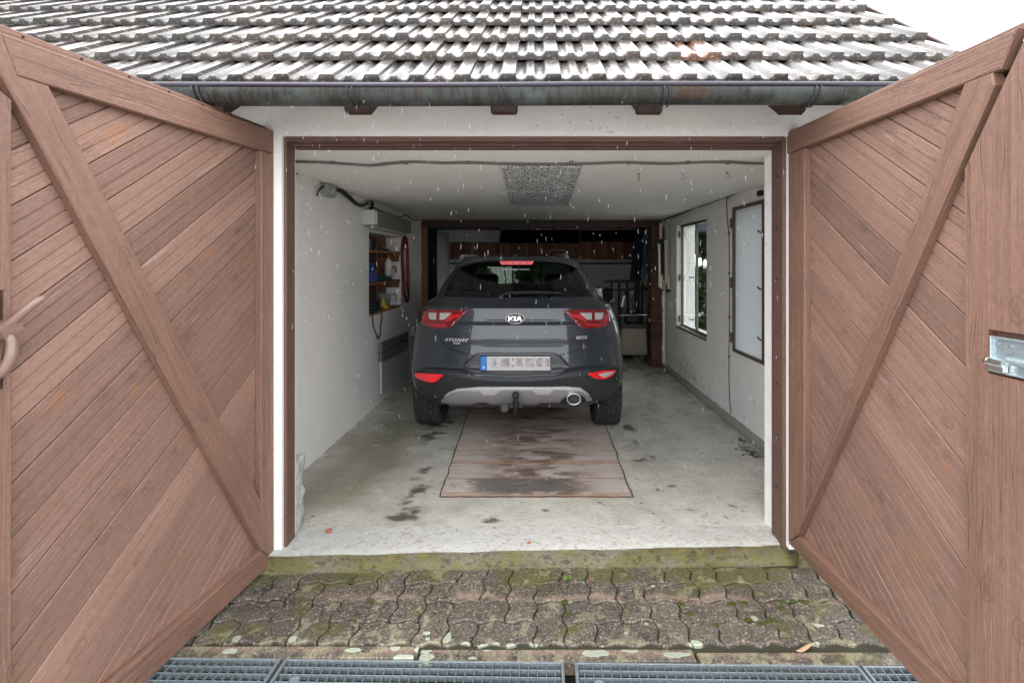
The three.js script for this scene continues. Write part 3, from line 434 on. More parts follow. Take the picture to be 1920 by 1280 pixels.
// ---------- the two door leaves ----------
function doorLeaf(side, label, o) {
  const L = side === 'L', s = L ? -1 : 1, Xh = ((L ? 513 : 1478) - CX) * WD / F, ang = L ? Math.atan(121 / F) : Math.atan(24 / F);
  const t = thing('door_leaf', label, 'garage door', [Xh, 0, WD], 'garage door leaves folded outwards'); t.rotation.y = L ? Math.PI / 2 - ang : -(Math.PI / 2 - ang);
  const P = (tv) => tv.map(([a, b]) => [s * a, b]), ex = (tv, n0, n1, b = 0.004, holes = []) => poly(P(tv), n0, n1, b, holes.map(P));
  const add = (name, g, m, par = t, lab) => { const q = local(par, name, g, m, lab); return q; };
  const dirT = (a, b) => new THREE.Vector3(s * (b[0] - a[0]), b[1] - a[1], 0);
  // boards: three-lobed profile, clipped to the panel
  const th = o.slope * Math.PI / 180, ax = [-Math.cos(th), Math.sin(th)], nx = [Math.sin(th), Math.cos(th)];        // along (towards the hinge and up), across
  const B = o.panel, w = 0.127, off0 = o.phase;
  const pr = [[0, -0.011], [0.0014, -0.011], [0.0022, -0.002], [0.0040, 0], [0.0395, 0], [0.0416, -0.0045], [0.0432, -0.0045], [0.0452, 0], [0.0815, 0], [0.0836, -0.0045], [0.0852, -0.0045], [0.0872, 0], [0.1225, 0], [0.1248, -0.002], [0.1256, -0.011], [0.127, -0.011]];
  const clip = (c) => { let a0 = -9, a1 = 9; const p0 = [nx[0] * c, nx[1] * c]; for (const k of [0, 1]) { let lo = (B[k] - p0[k]) / ax[k], hi = (B[k + 2] - p0[k]) / ax[k]; if (lo > hi) [lo, hi] = [hi, lo]; a0 = Math.max(a0, lo); a1 = Math.min(a1, hi); } return [a0, a1]; };
  for (let k = -2; k < 24; k++) {
    const rows = pr.map(([x, h]) => { const c = off0 + k * w + x, [a0, a1] = clip(c); return { c, h, a0, a1 }; }).filter((r) => r.a1 - r.a0 > 0.004);
    if (rows.length < 2) continue;
    const pos = [], uv = [], ou = R() * 1.6, ov = R() * 0.8, lift = rr(-0.0012, 0.0012);
    const pt = (r, a, h) => [s * (nx[0] * r.c + ax[0] * a), nx[1] * r.c + ax[1] * a, -0.034 + h + lift];
    const tri = (...ps) => { if (s < 0) { const q = ps[1]; ps[1] = ps[2]; ps[2] = q; } for (const [p, a, c] of ps) { pos.push(...p); uv.push(a + ou, c + ov); } };
    const face = (r, q, hr, hq) => { const A = [pt(r, r.a0, hr), r.a0, r.c], Bq = [pt(r, r.a1, hr), r.a1, r.c], C = [pt(q, q.a1, hq), q.a1, q.c], D = [pt(q, q.a0, hq), q.a0, q.c]; tri(A, D, C); tri(A, C, Bq); };
    for (let i = 0; i < rows.length - 1; i++) face(rows[i], rows[i + 1], rows[i].h, rows[i + 1].h);
    const r0 = rows[0], r1 = rows[rows.length - 1]; face(r1, r0, -0.021, -0.021);
    let g = new THREE.BufferGeometry(); g.setAttribute('position', new THREE.Float32BufferAttribute(pos, 3)); g.setAttribute('uv', new THREE.Float32BufferAttribute(uv, 2)); g = toCreasedNormals(g, 0.5);
    add('board', g, M.board[Math.floor(R() * 6)]);
  }
  add('door_back', ex([[0.02, o.bottom + 0.02], [1.3, o.bottom + 0.02], [1.3, 2.07], [0.02, 2.07]], -0.080, -0.058), M.beam);
  for (const [name, tv, dir, holes] of o.frame) { const ou = R() * 1.6, ov = R() * 0.8; add(name, uvGrain(ex(tv, -0.036, rr(-0.0015, 0.0015), 0.004, holes), dirT(...dir), ou, ov), M.beam); }
  // weather strip along the top with its nails
  const A = o.lip[0], C = o.lip[1], st = add('weather_strip', uvGrain(ex([[A[0], A[1] - 0.028], [C[0], C[1] - 0.028], [C[0], C[1] + 0.012], [A[0], A[1] + 0.002]], -0.062, -0.040, 0.003), dirT(A, C), 0.3, 0.2), M.beam);
  for (let k = 0; k < 9; k++) { const q = 0.06 + k * 0.125, nl = add('nail', new THREE.SphereGeometry(0.004, 6, 5), M.darkGap, st); nl.position.set(s * lerp(A[0], C[0], q), lerp(A[1], C[1], q) - 0.006 + 0.004 * q, -0.0385); }
  return { t, add, s };
}
{
  const Lf = doorLeaf('L', 'open left door leaf of brown diagonal boards with forged handle', {
    slope: 37, phase: 0.045, panel: [0.07, -0.02, 1.22, 2.02], bottom: -0.06, lip: [[0.0, 2.135], [1.32, 2.108]],
    frame: [
      ['top_rail', [[0.0, 1.998], [0.0, 2.113], [1.151, 2.083], [1.112, 1.979]], [[0, 2], [1.1, 1.98]]],
      ['brace', [[0.094, 0.048], [0.094, 0.29], [1.03, 1.979], [1.110, 1.979], [1.149, 2.083], [1.30, 2.082], [1.166, 2.0]], [[0.09, 0.1], [1.1, 2.0]]],
      ['hinge_stile', [[0.0, -0.055], [0.0, 1.996], [0.094, 1.994], [0.094, 0.052]], [[0, 0], [0, 1]]],
      ['bottom_rail', [[0.002, -0.058], [0.094, 0.048], [0.10, 0.046], [1.3, 0.024], [1.3, -0.085]], [[0, 0], [1, -0.02]]],
      ['lock_stile', [[1.124, 0.030], [1.124, 1.905], [1.31, 2.03], [1.31, 0.028]], [[0, 0], [0, 1]], [[[1.143, 1.10], [1.143, 1.372], [1.23, 1.372], [1.23, 1.10]]]],
    ],
  });
  const h = (t, v, n) => new THREE.Vector3(-t, v, n);
  Lf.add('lock_recess', new THREE.BoxGeometry(0.09, 0.275, 0.004).translate(-1.187, 1.236, -0.030), M.beam);
  const iron = mat({ ...tex(128, 128, 0.1, 0.1, (u, v, o) => { const a = fbm(u, v, 6, 6, 3, 77), k = 0.85 + 0.3 * a; o[0] = 0.185 * k; o[1] = 0.120 * k; o[2] = 0.092 * k; o[3] = a; }), roughness: 0.3, bumpScale: 0.0004 });
  const hd = Lf.add('handle', uvGrain(tube([h(1.163, 1.262, 0.012), h(1.150, 1.288, 0.036), h(1.136, 1.315, 0.056), h(1.118, 1.337, 0.067), h(1.100, 1.348, 0.07), h(1.084, 1.347, 0.069)], 0.0115, 40, 14, false, (q) => q < 0.85 ? 1.05 - 0.15 * q : Math.max(0.15, (1 - q) * 6.1)), UX), iron, Lf.t, 'curved forged handle with worn paint');
  Lf.add('grip', uvGrain(tube([h(1.190, 1.130, 0.005), h(1.176, 1.155, 0.040), h(1.164, 1.20, 0.052), h(1.160, 1.242, 0.044), h(1.166, 1.262, 0.02)], 0.0115, 30, 14, false, (q) => 0.7 + 0.5 * Math.sin(Math.PI * q)), UY), iron, hd);
  Lf.add('escutcheon', uvGrain(poly([[-1.235, 1.11], [-1.157, 1.11], [-1.150, 1.20], [-1.138, 1.262], [-1.150, 1.275], [-1.165, 1.30], [-1.158, 1.36], [-1.235, 1.36]], -0.02, 0.008, 0.004), UY), iron, hd);
  Lf.add('collar', uvGrain(new THREE.BoxGeometry(0.05, 0.03, 0.05, 3, 3, 3).rotateZ(0.5).translate(-1.158, 1.268, 0.022), UX), iron, hd);

  const Rf = doorLeaf('R', 'open right door leaf of brown diagonal boards with zinc bolt', {
    slope: 36, phase: 0.085, panel: [0.07, 0.05, 1.10, 2.02], bottom: 0.03, lip: [[-0.015, 2.125], [1.33, 2.100]],
    frame: [
      ['top_rail', [[-0.012, 2.0], [-0.012, 2.112], [1.162, 2.085], [1.116, 1.992]], [[0, 2], [1.1, 1.98]]],
      ['brace', [[0.088, 0.118], [0.088, 0.128], [0.145, 0.26], [1.002, 1.993], [1.092, 1.992], [1.098, 1.955], [0.664, 1.157]], [[0.09, 0.1], [1.1, 2.0]]],
      ['hinge_stile', [[0.0, 0.04], [0.0, 1.998], [0.143, 1.996], [0.143, 0.245], [0.09, 0.122]], [[0, 0], [0, 1]]],
      ['bottom_rail', [[0.002, 0.036], [0.093, 0.118], [1.3, 0.118], [1.3, 0.025]], [[0, 0], [1, 0]]],
      ['lock_stile', [[1.006, 0.124], [1.000, 1.735], [1.200, 2.085], [1.31, 2.083], [1.31, 0.124]], [[0, 0], [0, 1]], [[[1.077, 1.128], [1.077, 1.262], [1.23, 1.262], [1.23, 1.128]]]],
    ],
  });
  const recess = Rf.add('latch_recess', uvGrain(new THREE.BoxGeometry(0.16, 0.14, 0.004).translate(1.155, 1.195, -0.0285), UX), M.beam);
  const zp = new THREE.Group(); zp.name = 'bolt_plate'; Rf.t.add(zp); zp.position.set(1.088, 1.19, -0.006);
  const steelB = mat({ ...tex(256, 256, 0.2, 0.2, (u, v, o) => { const a = fbm(u, v, 8, 8, 4, 341); o[0] = 0.52 + 0.25 * (a - 0.5); o[1] = 0.62 + 0.25 * (a - 0.5); o[2] = 0.66 + 0.25 * (a - 0.5); o[3] = a; o[4] = 0.36 + 0.3 * (a - 0.5); }), metalness: 0.75, bumpScale: 0.0003 });
  local(zp, 'plate', uvGrain(poly([[0, -0.05], [0.16, -0.05], [0.16, 0.05], [0, 0.05]], -0.002, 0.002, 0.001), UX), steelB);
  local(zp, 'plate_rim', merge([new RoundedBoxGeometry(0.16, 0.006, 0.010, 1, 0.002).translate(0.08, 0.048, 0.005), new RoundedBoxGeometry(0.16, 0.006, 0.010, 1, 0.002).translate(0.08, -0.048, 0.005), new RoundedBoxGeometry(0.006, 0.102, 0.010, 1, 0.002).translate(0.001, 0, 0.0055)]), steelB);
  for (const [x, y] of [[0.018, 0.030], [0.10, 0.028], [0.10, -0.030], [0.055, 0.03]]) local(zp, 'screw', new THREE.SphereGeometry(0.0065, 10, 8).scale(1, 1, 0.5).translate(x, y, 0.003), M.zinc);
  local(zp, 'bolt', merge([new THREE.CylinderGeometry(0.0115, 0.0115, 0.05, 16).rotateZ(Math.PI / 2).translate(0.024, -0.022, 0.014), new RoundedBoxGeometry(0.05, 0.02, 0.016, 2, 0.004).translate(0.026, -0.036, 0.012), new THREE.SphereGeometry(0.0125, 12, 10).translate(0.0, -0.022, 0.014)]), M.chrome);
  local(zp, 'bolt_sleeve', new THREE.CylinderGeometry(0.012, 0.009, 0.10, 16).rotateZ(Math.PI / 2).translate(0.10, -0.012, 0.006), steelB);
}
// ---------- the car ----------
{
  const CX0 = -0.157, CD0 = 3.735;                                // car centre line; distance of its rearmost point
  const car = thing('parked_car', 'dark grey compact car parked tail outwards in the garage', 'car', [CX0, 0, CD0 + 2]);
  const pchip = (xs, ys) => { const n = xs.length, d = [], m = []; for (let i = 0; i < n - 1; i++) d.push((ys[i + 1] - ys[i]) / (xs[i + 1] - xs[i])); for (let i = 0; i < n; i++) m.push(i === 0 ? d[0] : i === n - 1 ? d[n - 2] : d[i - 1] * d[i] <= 0 ? 0 : 2 * d[i - 1] * d[i] / (d[i - 1] + d[i])); return (x) => { x = clamp(x, xs[0], xs[n - 1]); let i = 0; while (i < n - 2 && x > xs[i + 1]) i++; const h = xs[i + 1] - xs[i], t = (x - xs[i]) / h, a = t * t * (3 - 2 * t), b = t * (1 - t) * (1 - t) * h, c = t * t * (t - 1) * h; return ys[i] * (1 - a) + ys[i + 1] * a + m[i] * b + m[i + 1] * c; }; };
  const gy = (y) => (y <= 1.15 ? y : 1.15 + (y - 1.15) * 1.125);
  const curve = (list) => pchip(list.map((p) => gy(p[0])), list.map((p) => p[1]));
  // half width, rear end, front end and rear corner depth at each height
  const W = curve([[0.24, 0.82], [0.34, 0.868], [0.45, 0.895], [0.58, 0.903], [0.72, 0.898], [0.86, 0.878], [0.97, 0.85], [1.06, 0.82], [1.115, 0.785], [1.15, 0.715], [1.20, 0.692], [1.30, 0.638], [1.38, 0.582], [1.425, 0.545], [1.45, 0.50], [1.47, 0.40], [1.482, 0.22]]);
  const RZ = curve([[0.24, 0.30], [0.33, 0.16], [0.40, 0.075], [0.46, 0.03], [0.55, 0.0], [0.62, 0.004], [0.66, 0.03], [0.74, 0.044], [0.835, 0.060], [0.845, 0.056], [0.86, 0.057], [0.90, 0.066], [0.972, 0.080], [0.990, 0.098], [1.01, 0.100], [1.09, 0.116], [1.102, 0.120], [1.114, 0.142], [1.15, 0.185], [1.165, 0.2], [1.30, 0.335], [1.415, 0.455], [1.45, 0.50], [1.47, 0.70], [1.482, 1.0]]);
  const FZ = curve([[0.24, 3.95], [0.40, 4.10], [0.55, 4.14], [0.75, 4.10], [0.92, 3.98], [1.0, 3.55], [1.06, 3.2], [1.09, 3.08], [1.165, 2.90], [1.30, 2.58], [1.415, 2.30], [1.45, 2.20], [1.47, 1.95], [1.482, 1.6]]);
  const AZ = curve([[0.24, 0.62], [0.6, 0.66], [0.9, 0.62], [1.1, 0.58], [1.15, 0.5], [1.45, 0.5], [1.482, 0.3]]);
  const N = 3.0, sup = (q) => 1 - Math.pow(Math.max(0, 1 - Math.pow(Math.min(1, q), N)), 1 / N);
  const zRear = (x, y) => RZ(y) + AZ(y) * sup(Math.abs(x) / W(y));
  const arch = (z) => { let b = 0.25 + 0.09 * sst(0.55, 0.1, z); for (const c of [0.76, 3.34]) { const d = Math.abs(z - c); if (d < 0.375) b = Math.max(b, 0.31 + Math.sqrt(0.375 * 0.375 - d * d)); } return b; };
  const Q = [0, 0.07, 0.14, 0.21, 0.28, 0.35, 0.42, 0.49, 0.56, 0.63, 0.70, 0.76, 0.82, 0.872, 0.90, 0.925, 0.945];
  const ZF = [0.52, 0.58, 0.64, 0.70, 0.76, 0.82, 0.88, 0.94, 1];
  const cols = []; for (const q of Q) cols.push(['r', q]); for (const z of ZF) cols.push(['r', Math.pow(1 - Math.pow(1 - z, N), 1 / N)]);
  for (let i = 1; i <= 34; i++) cols.push(['s', i / 34]); for (let i = 1; i <= 14; i++) cols.push(['f', 1 - Math.pow(i / 14, 1.6)]);
  const ptAt = (c, y) => { const w = W(y), a = AZ(y), r = RZ(y), f = FZ(y), b = Math.min(0.75, (f - r) * 0.3); if (c[0] === 'r') return [w * c[1], r + a * sup(c[1])]; if (c[0] === 's') return [w, lerp(r + a, f - b, c[1])]; return [w * c[1], f - b * sup(c[1])]; };
  const rows = [0.24, 0.28, 0.32, 0.36, 0.40, 0.44, 0.48, 0.52, 0.56, 0.60, 0.64, 0.68, 0.72, 0.76, 0.80, 0.825, 0.84, 0.855, 0.87, 0.90, 0.935, 0.96, 0.972, 0.981, 0.99, 1.0, 1.012, 1.03, 1.06, 1.09, 1.102, 1.108, 1.114, 1.122, 1.135, 1.15, 1.168, 1.20, 1.235, 1.27, 1.305, 1.34, 1.375, 1.40, 1.415, 1.43, 1.445, 1.457, 1.467, 1.475, 1.482].map(gy);
  const verts = [], n = cols.length, ring = 2 * n - 2; const col = (k) => (k < n ? [cols[k], 1] : [cols[ring - k], -1]);
  for (const y0 of rows) for (let k = 0; k < ring; k++) { const [c, sg] = col(k); let y = y0; let [x, z] = ptAt(c, y); const yb = arch(z); if (y < yb) { y = yb; [x, z] = ptAt(c, Math.max(y, y0)); } verts.push([sg * x, y, z]); }
  const kinds = { paint: [], rear_window: [], side_window: [], windscreen: [] };
  for (let j = 0; j < rows.length - 1; j++) for (let k = 0; k < ring; k++) {
    const k2 = (k + 1) % ring, a = j * ring + k, b = j * ring + k2, c = (j + 1) * ring + k2, d = (j + 1) * ring + k, [cA] = col(k), [cB] = col(k2), ym = (rows[j] + rows[j + 1]) / 2; let t = 'paint';
    if (ym > gy(1.168) && ym < gy(1.415)) { if (cA[0] === 'r' && cB[0] === 'r' && Math.max(cA[1], cB[1]) < 0.875) t = 'rear_window'; else if (cA[0] === 's' && cB[0] === 's') { const u = Math.min(cA[1], cB[1]); if (!(u < 0.04 || (u > 0.44 && u < 0.5) || u > 0.9)) t = 'side_window'; } else if (cA[0] === 'f' && cB[0] === 'f' && Math.max(cA[1], cB[1]) < 0.93) t = 'windscreen'; }
    kinds[t].push(a, b, c, a, c, d);
  }
  const cap = verts.length; verts.push([0, gy(1.4835), 1.3]); for (let k = 0; k < ring; k++) kinds.paint.push((rows.length - 1) * ring + k, (rows.length - 1) * ring + (k + 1) % ring, cap);
  const paint = mat({ rgb: [0.026, 0.033, 0.044], roughness: 0.42, metalness: 0.4, clearcoat: 0.85, clearcoatRoughness: 0.02, ior: 1.42 });
  const clad = mat({ rgb: [0.019, 0.022, 0.026], roughness: 0.5, ...(() => { const t = tex(256, 256, 0.05, 0.05, (u, v, o) => { o[0] = o[1] = o[2] = 1; o[3] = fbm(u, v, 24, 24, 3, 401); }); return { bumpMap: t.bumpMap, bumpScale: 0.0006 }; })() });
  const silver = mat({ rgb: [0.38, 0.385, 0.395], roughness: 0.4, metalness: 0.55 }), silver2 = mat({ rgb: [0.60, 0.61, 0.63], roughness: 0.38, metalness: 0.45 });
  const tint = mat({ rgb: [0.20, 0.24, 0.22], roughness: 0.01, transmission: 1, thickness: 0, ior: 1.52 }), clearG = mat({ rgb: [0.80, 0.88, 0.84], roughness: 0.01, transmission: 1, thickness: 0, ior: 1.5 });
  const lensRed = mat({ rgb: [0.19, 0.002, 0.008], roughness: 0.12, clearcoat: 1, clearcoatRoughness: 0.03 }), lensHot = mat({ rgb: [0.85, 0.006, 0.022], roughness: 0.25, clearcoat: 1, clearcoatRoughness: 0.05 }), lensWhite = mat({ rgb: [0.50, 0.50, 0.48], roughness: 0.28, clearcoat: 1, clearcoatRoughness: 0.05, metalness: 0.25 });
  const wp = (x, y, z) => new THREE.Vector3(CX0 + x, y, -(CD0 + z));
  const full = new THREE.BufferGeometry(); full.setAttribute('position', new THREE.Float32BufferAttribute(verts.flatMap(([x, y, z]) => [CX0 + x, y, -(CD0 + z)]), 3)); full.setIndex(Object.values(kinds).flat()); full.computeVertexNormals();
  const sub = (idx) => { const g = new THREE.BufferGeometry(); g.setAttribute('position', full.attributes.position.clone()); g.setAttribute('normal', full.attributes.normal.clone()); g.setIndex(idx); return g.toNonIndexed(); };
  const body = part(car, 'body', sub(kinds.paint), paint);
  part(car, 'rear_window', sub(kinds.rear_window), tint, 'dark tinted rear window'); part(car, 'windscreen', sub(kinds.windscreen), clearG);
  { const idx = kinds.side_window, l = [], r = []; for (let i = 0; i < idx.length; i += 3) (verts[idx[i]][0] > 0 ? r : l).push(idx[i], idx[i + 1], idx[i + 2]); part(car, 'side_window', sub(l), tint); part(car, 'side_window', sub(r), tint); }
  // photo pixel -> place on the tail
  const cp = (px, py) => { let z = 0.05, X = 0, Y = 0; for (let i = 0; i < 10; i++) { const d = CD0 + z; X = (px - CX) * d / F - CX0; Y = H + (CY - py) * d / F; X = clamp(X, -0.992 * W(Y), 0.992 * W(Y)); z = zRear(X, Y); } return [X, Y]; };
  const on = (px, py, off = 0) => { const [x, y] = cp(px, py); return wp(x, y, zRear(x, y) - off); };
  const polyline = (pts) => { const c = pts.map((p) => cp(...p)); return (x) => { if (x <= c[0][0]) return c[0][1]; for (let i = 1; i < c.length; i++) if (x <= c[i][0]) { const t = (x - c[i - 1][0]) / Math.max(1e-6, c[i][0] - c[i - 1][0]); return lerp(c[i - 1][1], c[i][1], t); } return c[c.length - 1][1]; }; };
  // a panel draped over the tail between an upper and a lower line (both left to right, in photo pixels)
  function drape(topPx, botPx, off, nx = 40, ny = 6, round = 0.004, depth = 0.03, offF = null) {
    const T = polyline(topPx), B = polyline(botPx), xa = Math.max(cp(...topPx[0])[0], cp(...botPx[0])[0]), xb = Math.min(cp(...topPx.at(-1))[0], cp(...botPx.at(-1))[0]);
    const us = []; for (let i = 0; i <= nx; i++) us.push(i / nx); const vs = [0]; for (let j = 0; j <= ny; j++) vs.push(j / ny); vs.push(1);
    const pos = [], idx = [], m = vs.length;
    for (let i = -1; i <= nx + 1; i++) { const u = us[Math.min(nx, Math.max(0, i))], x = lerp(xa, xb, u), t = T(x), b = Math.min(B(x), t); vs.forEach((v, j) => { const skirt = i < 0 || i > nx || j === 0 || j === m - 1, e = Math.min((t - b) * Math.min(v, 1 - v), (xb - xa) * Math.min(u, 1 - u)); const y = lerp(b, t, v), o = skirt ? -depth : off + (offF ? offF(x, y) : 0) - round * Math.exp(-e / 0.004); const p = wp(x, y, zRear(x, y) - o); pos.push(p.x, p.y, p.z); }); }
    for (let i = 0; i < nx + 2; i++) for (let j = 0; j < m - 1; j++) { const a = i * m + j, b = (i + 1) * m + j; idx.push(a, b, b + 1, a, b + 1, a + 1); }
    let g = new THREE.BufferGeometry(); g.setAttribute('position', new THREE.Float32BufferAttribute(pos, 3)); g.setIndex(idx); return toCreasedNormals(g, 0.9);
  }
  const line = (pts, r, off = 0.001, seg = 60) => tube(pts.map(([x, y]) => on(x, y, off)), r, seg, 6);
  const mir = (pts) => pts.map(([x, y]) => [2 * 967 - x + 0, y]).reverse();
  // lower bumper in dark plastic, with a scooped middle
  const cl = part(car, 'bumper', drape([[766, 692], [795, 690], [830, 690], [866, 691], [880, 698], [893, 705], [967, 709], [1038, 704], [1054, 698], [1068, 689], [1100, 685], [1140, 682], [1170, 681]], [[766, 742], [775, 752], [800, 757], [840, 756], [967, 757], [1100, 753], [1140, 750], [1160, 748], [1170, 738]], 0.012, 110, 14, 0.008, 0.05, (x, y) => 0.018 * Math.exp(-Math.pow((y - 0.575 - 0.07 * Math.pow(Math.abs(x) / 0.8, 2)) / 0.035, 2))), clad, 'dark plastic lower bumper');
  part(cl, 'reflector_surround', drape([[776, 695], [800, 695], [838, 698]], [[776, 704], [790, 714], [812, 720], [838, 702]], 0.031, 20, 4), M.black); part(cl, 'reflector_surround', drape([[1096, 697], [1130, 690], [1160, 690]], [[1096, 699], [1118, 714], [1140, 712], [1160, 700]], 0.031, 20, 4), M.black);
  part(car, 'reflector', drape([[779, 697], [800, 698], [832, 700]], [[779, 704], [790, 710], [812, 716], [822, 712], [832, 701.5]], 0.036, 24, 4), lensHot); part(car, 'reflector', drape([[1102, 698], [1130, 693], [1154, 692]], [[1102, 700], [1116, 708], [1134, 709], [1148, 702], [1154, 694]], 0.036, 24, 4), lensHot, 'bumper reflector with clear reversing lens');
  part(car, 'reversing_lens', drape([[1122, 699], [1136, 696], [1150, 694.5]], [[1122, 700.5], [1131, 706], [1142, 702], [1150, 696]], 0.040, 16, 4), lensWhite);
  for (const [x, y] of [[844, 708], [1090, 706]]) part(cl, 'parking_sensor', cyl(on(x, y, 0.03), on(x, y, 0.033), 0.011, 14), M.black);
  // silver skid plate in two tones and the tow bar
  part(car, 'skid_plate', drape([[828, 750], [840, 736], [858, 728], [900, 725], [967, 725], [1060, 724.5], [1085, 726], [1102, 736], [1110, 747]], [[828, 753], [842, 755.5], [882, 756.5], [898, 753], [912, 753], [922, 757], [1004, 757], [1016, 753.5], [1048, 754], [1054, 747], [1066, 738.5], [1080, 737.5], [1094, 742], [1100, 751], [1110, 749]], 0.034, 90, 8, 0.006, 0.06), silver, 'silver skid plate under the bumper');
  part(car, 'skid_plate_lip', drape([[834, 741], [842, 734], [858, 727], [900, 723.5], [967, 723.5], [1060, 723], [1088, 725], [1104, 737]], [[834, 742], [848, 734], [862, 731.5], [896, 731.5], [902, 735], [908, 740], [928, 740], [933, 736], [939, 731.5], [998, 731.5], [1004, 736], [1010, 739], [1028, 739], [1033, 735.5], [1038, 731], [1072, 730.5], [1090, 733], [1104, 739]], 0.041, 120, 5, 0.004), silver2);
  const lump = (p, q, r, r2, m, nm) => part(car, nm, cyl(p, q, r, 20, r2), m);
  const P2 = (px, py, d) => PX(px, py, d), td = CD0 - 0.035;
  part(car, 'tow_bar', merge([new THREE.SphereGeometry(0.027, 24, 18).translate(...P2(967, 741, td).toArray()), cyl(P2(967, 747, td), P2(967, 756, td), 0.013, 14), tube([P2(967, 752, td), P2(967.5, 760, td), P2(967, 768, td + 0.02), P2(965, 770, td + 0.2), P2(964, 762, td + 0.45)], 0.021, 20, 12), cyl(P2(956, 762, td + 0.03), P2(979, 762, td + 0.03), 0.013, 12), box(P2(966, 700, td).x - 0.35, P2(966, 700, td).x + 0.35, 0.40, 0.47, CD0 + 0.35, CD0 + 0.43)]), mat({ rgb: [0.022, 0.023, 0.026], roughness: 0.35, metalness: 0.3 }), 'black tow ball');
  part(car, 'tow_socket', merge([cyl(P2(946, 765, td + 0.02), P2(946, 765, td + 0.06), 0.03, 18), cyl(P2(946, 765, td + 0.012), P2(946, 765, td + 0.02), 0.024, 18)]), M.black);
  part(car, 'exhaust_tip', (() => { const g = new THREE.LatheGeometry([[0.036, 0.18], [0.041, 0.02], [0.043, 0.004], [0.047, 0], [0.051, 0.004], [0.051, 0.18]].map((p) => new THREE.Vector2(...p)), 32); g.rotateX(-Math.PI / 2); g.scale(1.06, 0.86, 1); const c = P2(1076, 748.5, CD0 - 0.045); g.translate(c.x, c.y, c.z); return g; })(), M.chrome, 'chrome exhaust tip');
  part(car, 'exhaust_pipe', (() => { const c = P2(1076, 748.5, CD0 + 0.06); return cyl(c, c.clone().add(new THREE.Vector3(0, 0, -0.6)), 0.037, 16); })(), M.black);
  // plate panel, plate, lamps
  part(car, 'plate_panel', drape([[866, 690], [874, 678], [886, 667], [897, 663], [1038, 662.5], [1050, 667], [1062, 679], [1068, 688]], [[866, 692], [880, 699], [895, 703.5], [967, 705], [1037, 703], [1056, 697], [1068, 690]], 0.004, 60, 8, 0.006), mat({ rgb: [0.032, 0.036, 0.041], roughness: 0.34, metalness: 0.3 }));
  part(car, 'plate_panel_gap', line([[866, 691], [874, 677.5], [886, 666.5], [897, 662.5], [967, 662], [1038, 662], [1050, 666.5], [1062, 678.5], [1068, 689]], 0.0035, 0.004, 100), M.black);
  {
    const cv = document.createElement('canvas'); cv.width = 520; cv.height = 110; const c = cv.getContext('2d'), q = rng(5);
    c.fillStyle = '#d8d6d6'; c.fillRect(0, 0, 520, 110); const pw = 16.5; const rows0 = ['..ab..bbcc.g.ddb.bdde.bcd.bde', '..bb..bcdd...bcb.bbee.cbb.bcc', '..bc..bbcd...ddb.beeb.bdb.bbd', '..ab..bbbc.h.bbb.ebbd.bcd.bcb', '............................b'];
    for (let j = 0; j < 7; j++) for (let i = 0; i < 28; i++) { const ch = (rows0[j - 1] || '')[i] || '.'; let v = { '.': 216, a: 190, b: 186, c: 158, d: 170, e: 198 }[ch] ?? 205; v += (q() - 0.5) * 22; c.fillStyle = ch === 'g' ? '#c9a53c' : ch === 'h' ? '#a9ad7c' : `rgb(${v | 0},${(v - 3) | 0},${(v - 2) | 0})`; c.fillRect(52 + i * pw, j * 16, pw + 1, 17); }
    c.fillStyle = '#1f86e0'; c.fillRect(0, 0, 48, 110); c.fillStyle = '#e9f2fb'; c.font = 'bold 30px sans-serif'; c.textAlign = 'center'; c.fillText('D', 24, 96); c.strokeStyle = '#7f9fb0'; c.lineWidth = 2; for (let k = 0; k < 12; k++) { c.beginPath(); c.arc(24 + 14 * Math.cos(k * Math.PI / 6), 34 + 14 * Math.sin(k * Math.PI / 6), 1.6, 0, 7); c.stroke(); }
    const t = new THREE.CanvasTexture(cv); t.colorSpace = THREE.SRGBColorSpace;
    const [ax, ay] = cp(902.5, 665), [bx, by] = cp(1031.5, 693), g = new RoundedBoxGeometry(bx - ax, ay - by, 0.006, 2, 0.0028), u = g.attributes.uv, p = g.attributes.position; for (let i = 0; i < p.count; i++) u.setXY(i, p.getX(i) / (bx - ax) + 0.5, p.getY(i) / (ay - by) + 0.5);
    g.translate(CX0 + (ax + bx) / 2, (ay + by) / 2, -(CD0 + RZ(by) - 0.024)); part(car, 'number_plate', g, mat({ map: t, roughness: 0.4, rgb: [0.72, 0.72, 0.72] }), 'number plate with a pixelated number');
    part(car, 'plate_holder', box(CX0 + ax - 0.004, CX0 + bx + 0.004, by - 0.018, ay + 0.002, CD0 + RZ(by) - 0.0105, CD0 + RZ(by) + 0.02, 0.003), M.black);
  }
  for (const sgn of [-1, 1]) {
    const f = (pts) => (sgn < 0 ? pts : mir(pts));
    const lamp = part(car, 'tail_lamp', drape(f([[789.5, 585], [794, 580], [805, 579.5], [850, 580], [876, 581.5]]), f([[789.5, 602], [797, 611], [812, 615], [838, 615.5], [848, 611], [862, 598], [876, 583]]), 0.012, 44, 8, 0.007), lensRed, 'red tail lamp with white inner lenses');
    const lo = 0.0165;
    part(lamp, 'lamp_lens', drape(f([[803, 586], [819, 586]]), f([[803, 588], [805, 596], [808, 598.5], [819, 599]]), lo, 14, 4, 0.002), lensWhite); part(lamp, 'lamp_lens', drape(f([[824.5, 586], [846, 586]]), f([[824.5, 599], [834, 598.5], [840, 593], [846, 587]]), lo, 14, 4, 0.002), lensWhite);
    for (let k = 0; k < 4; k++) part(lamp, 'light_bar', tube(f([[836 + k * 6, 603 - k * 3.2], [846 + k * 6.5, 588 + k * 0.2]].slice(0, 2)).map(([x, y]) => on(x, y, 0.0135)), 0.0045, 6, 6), lensHot);
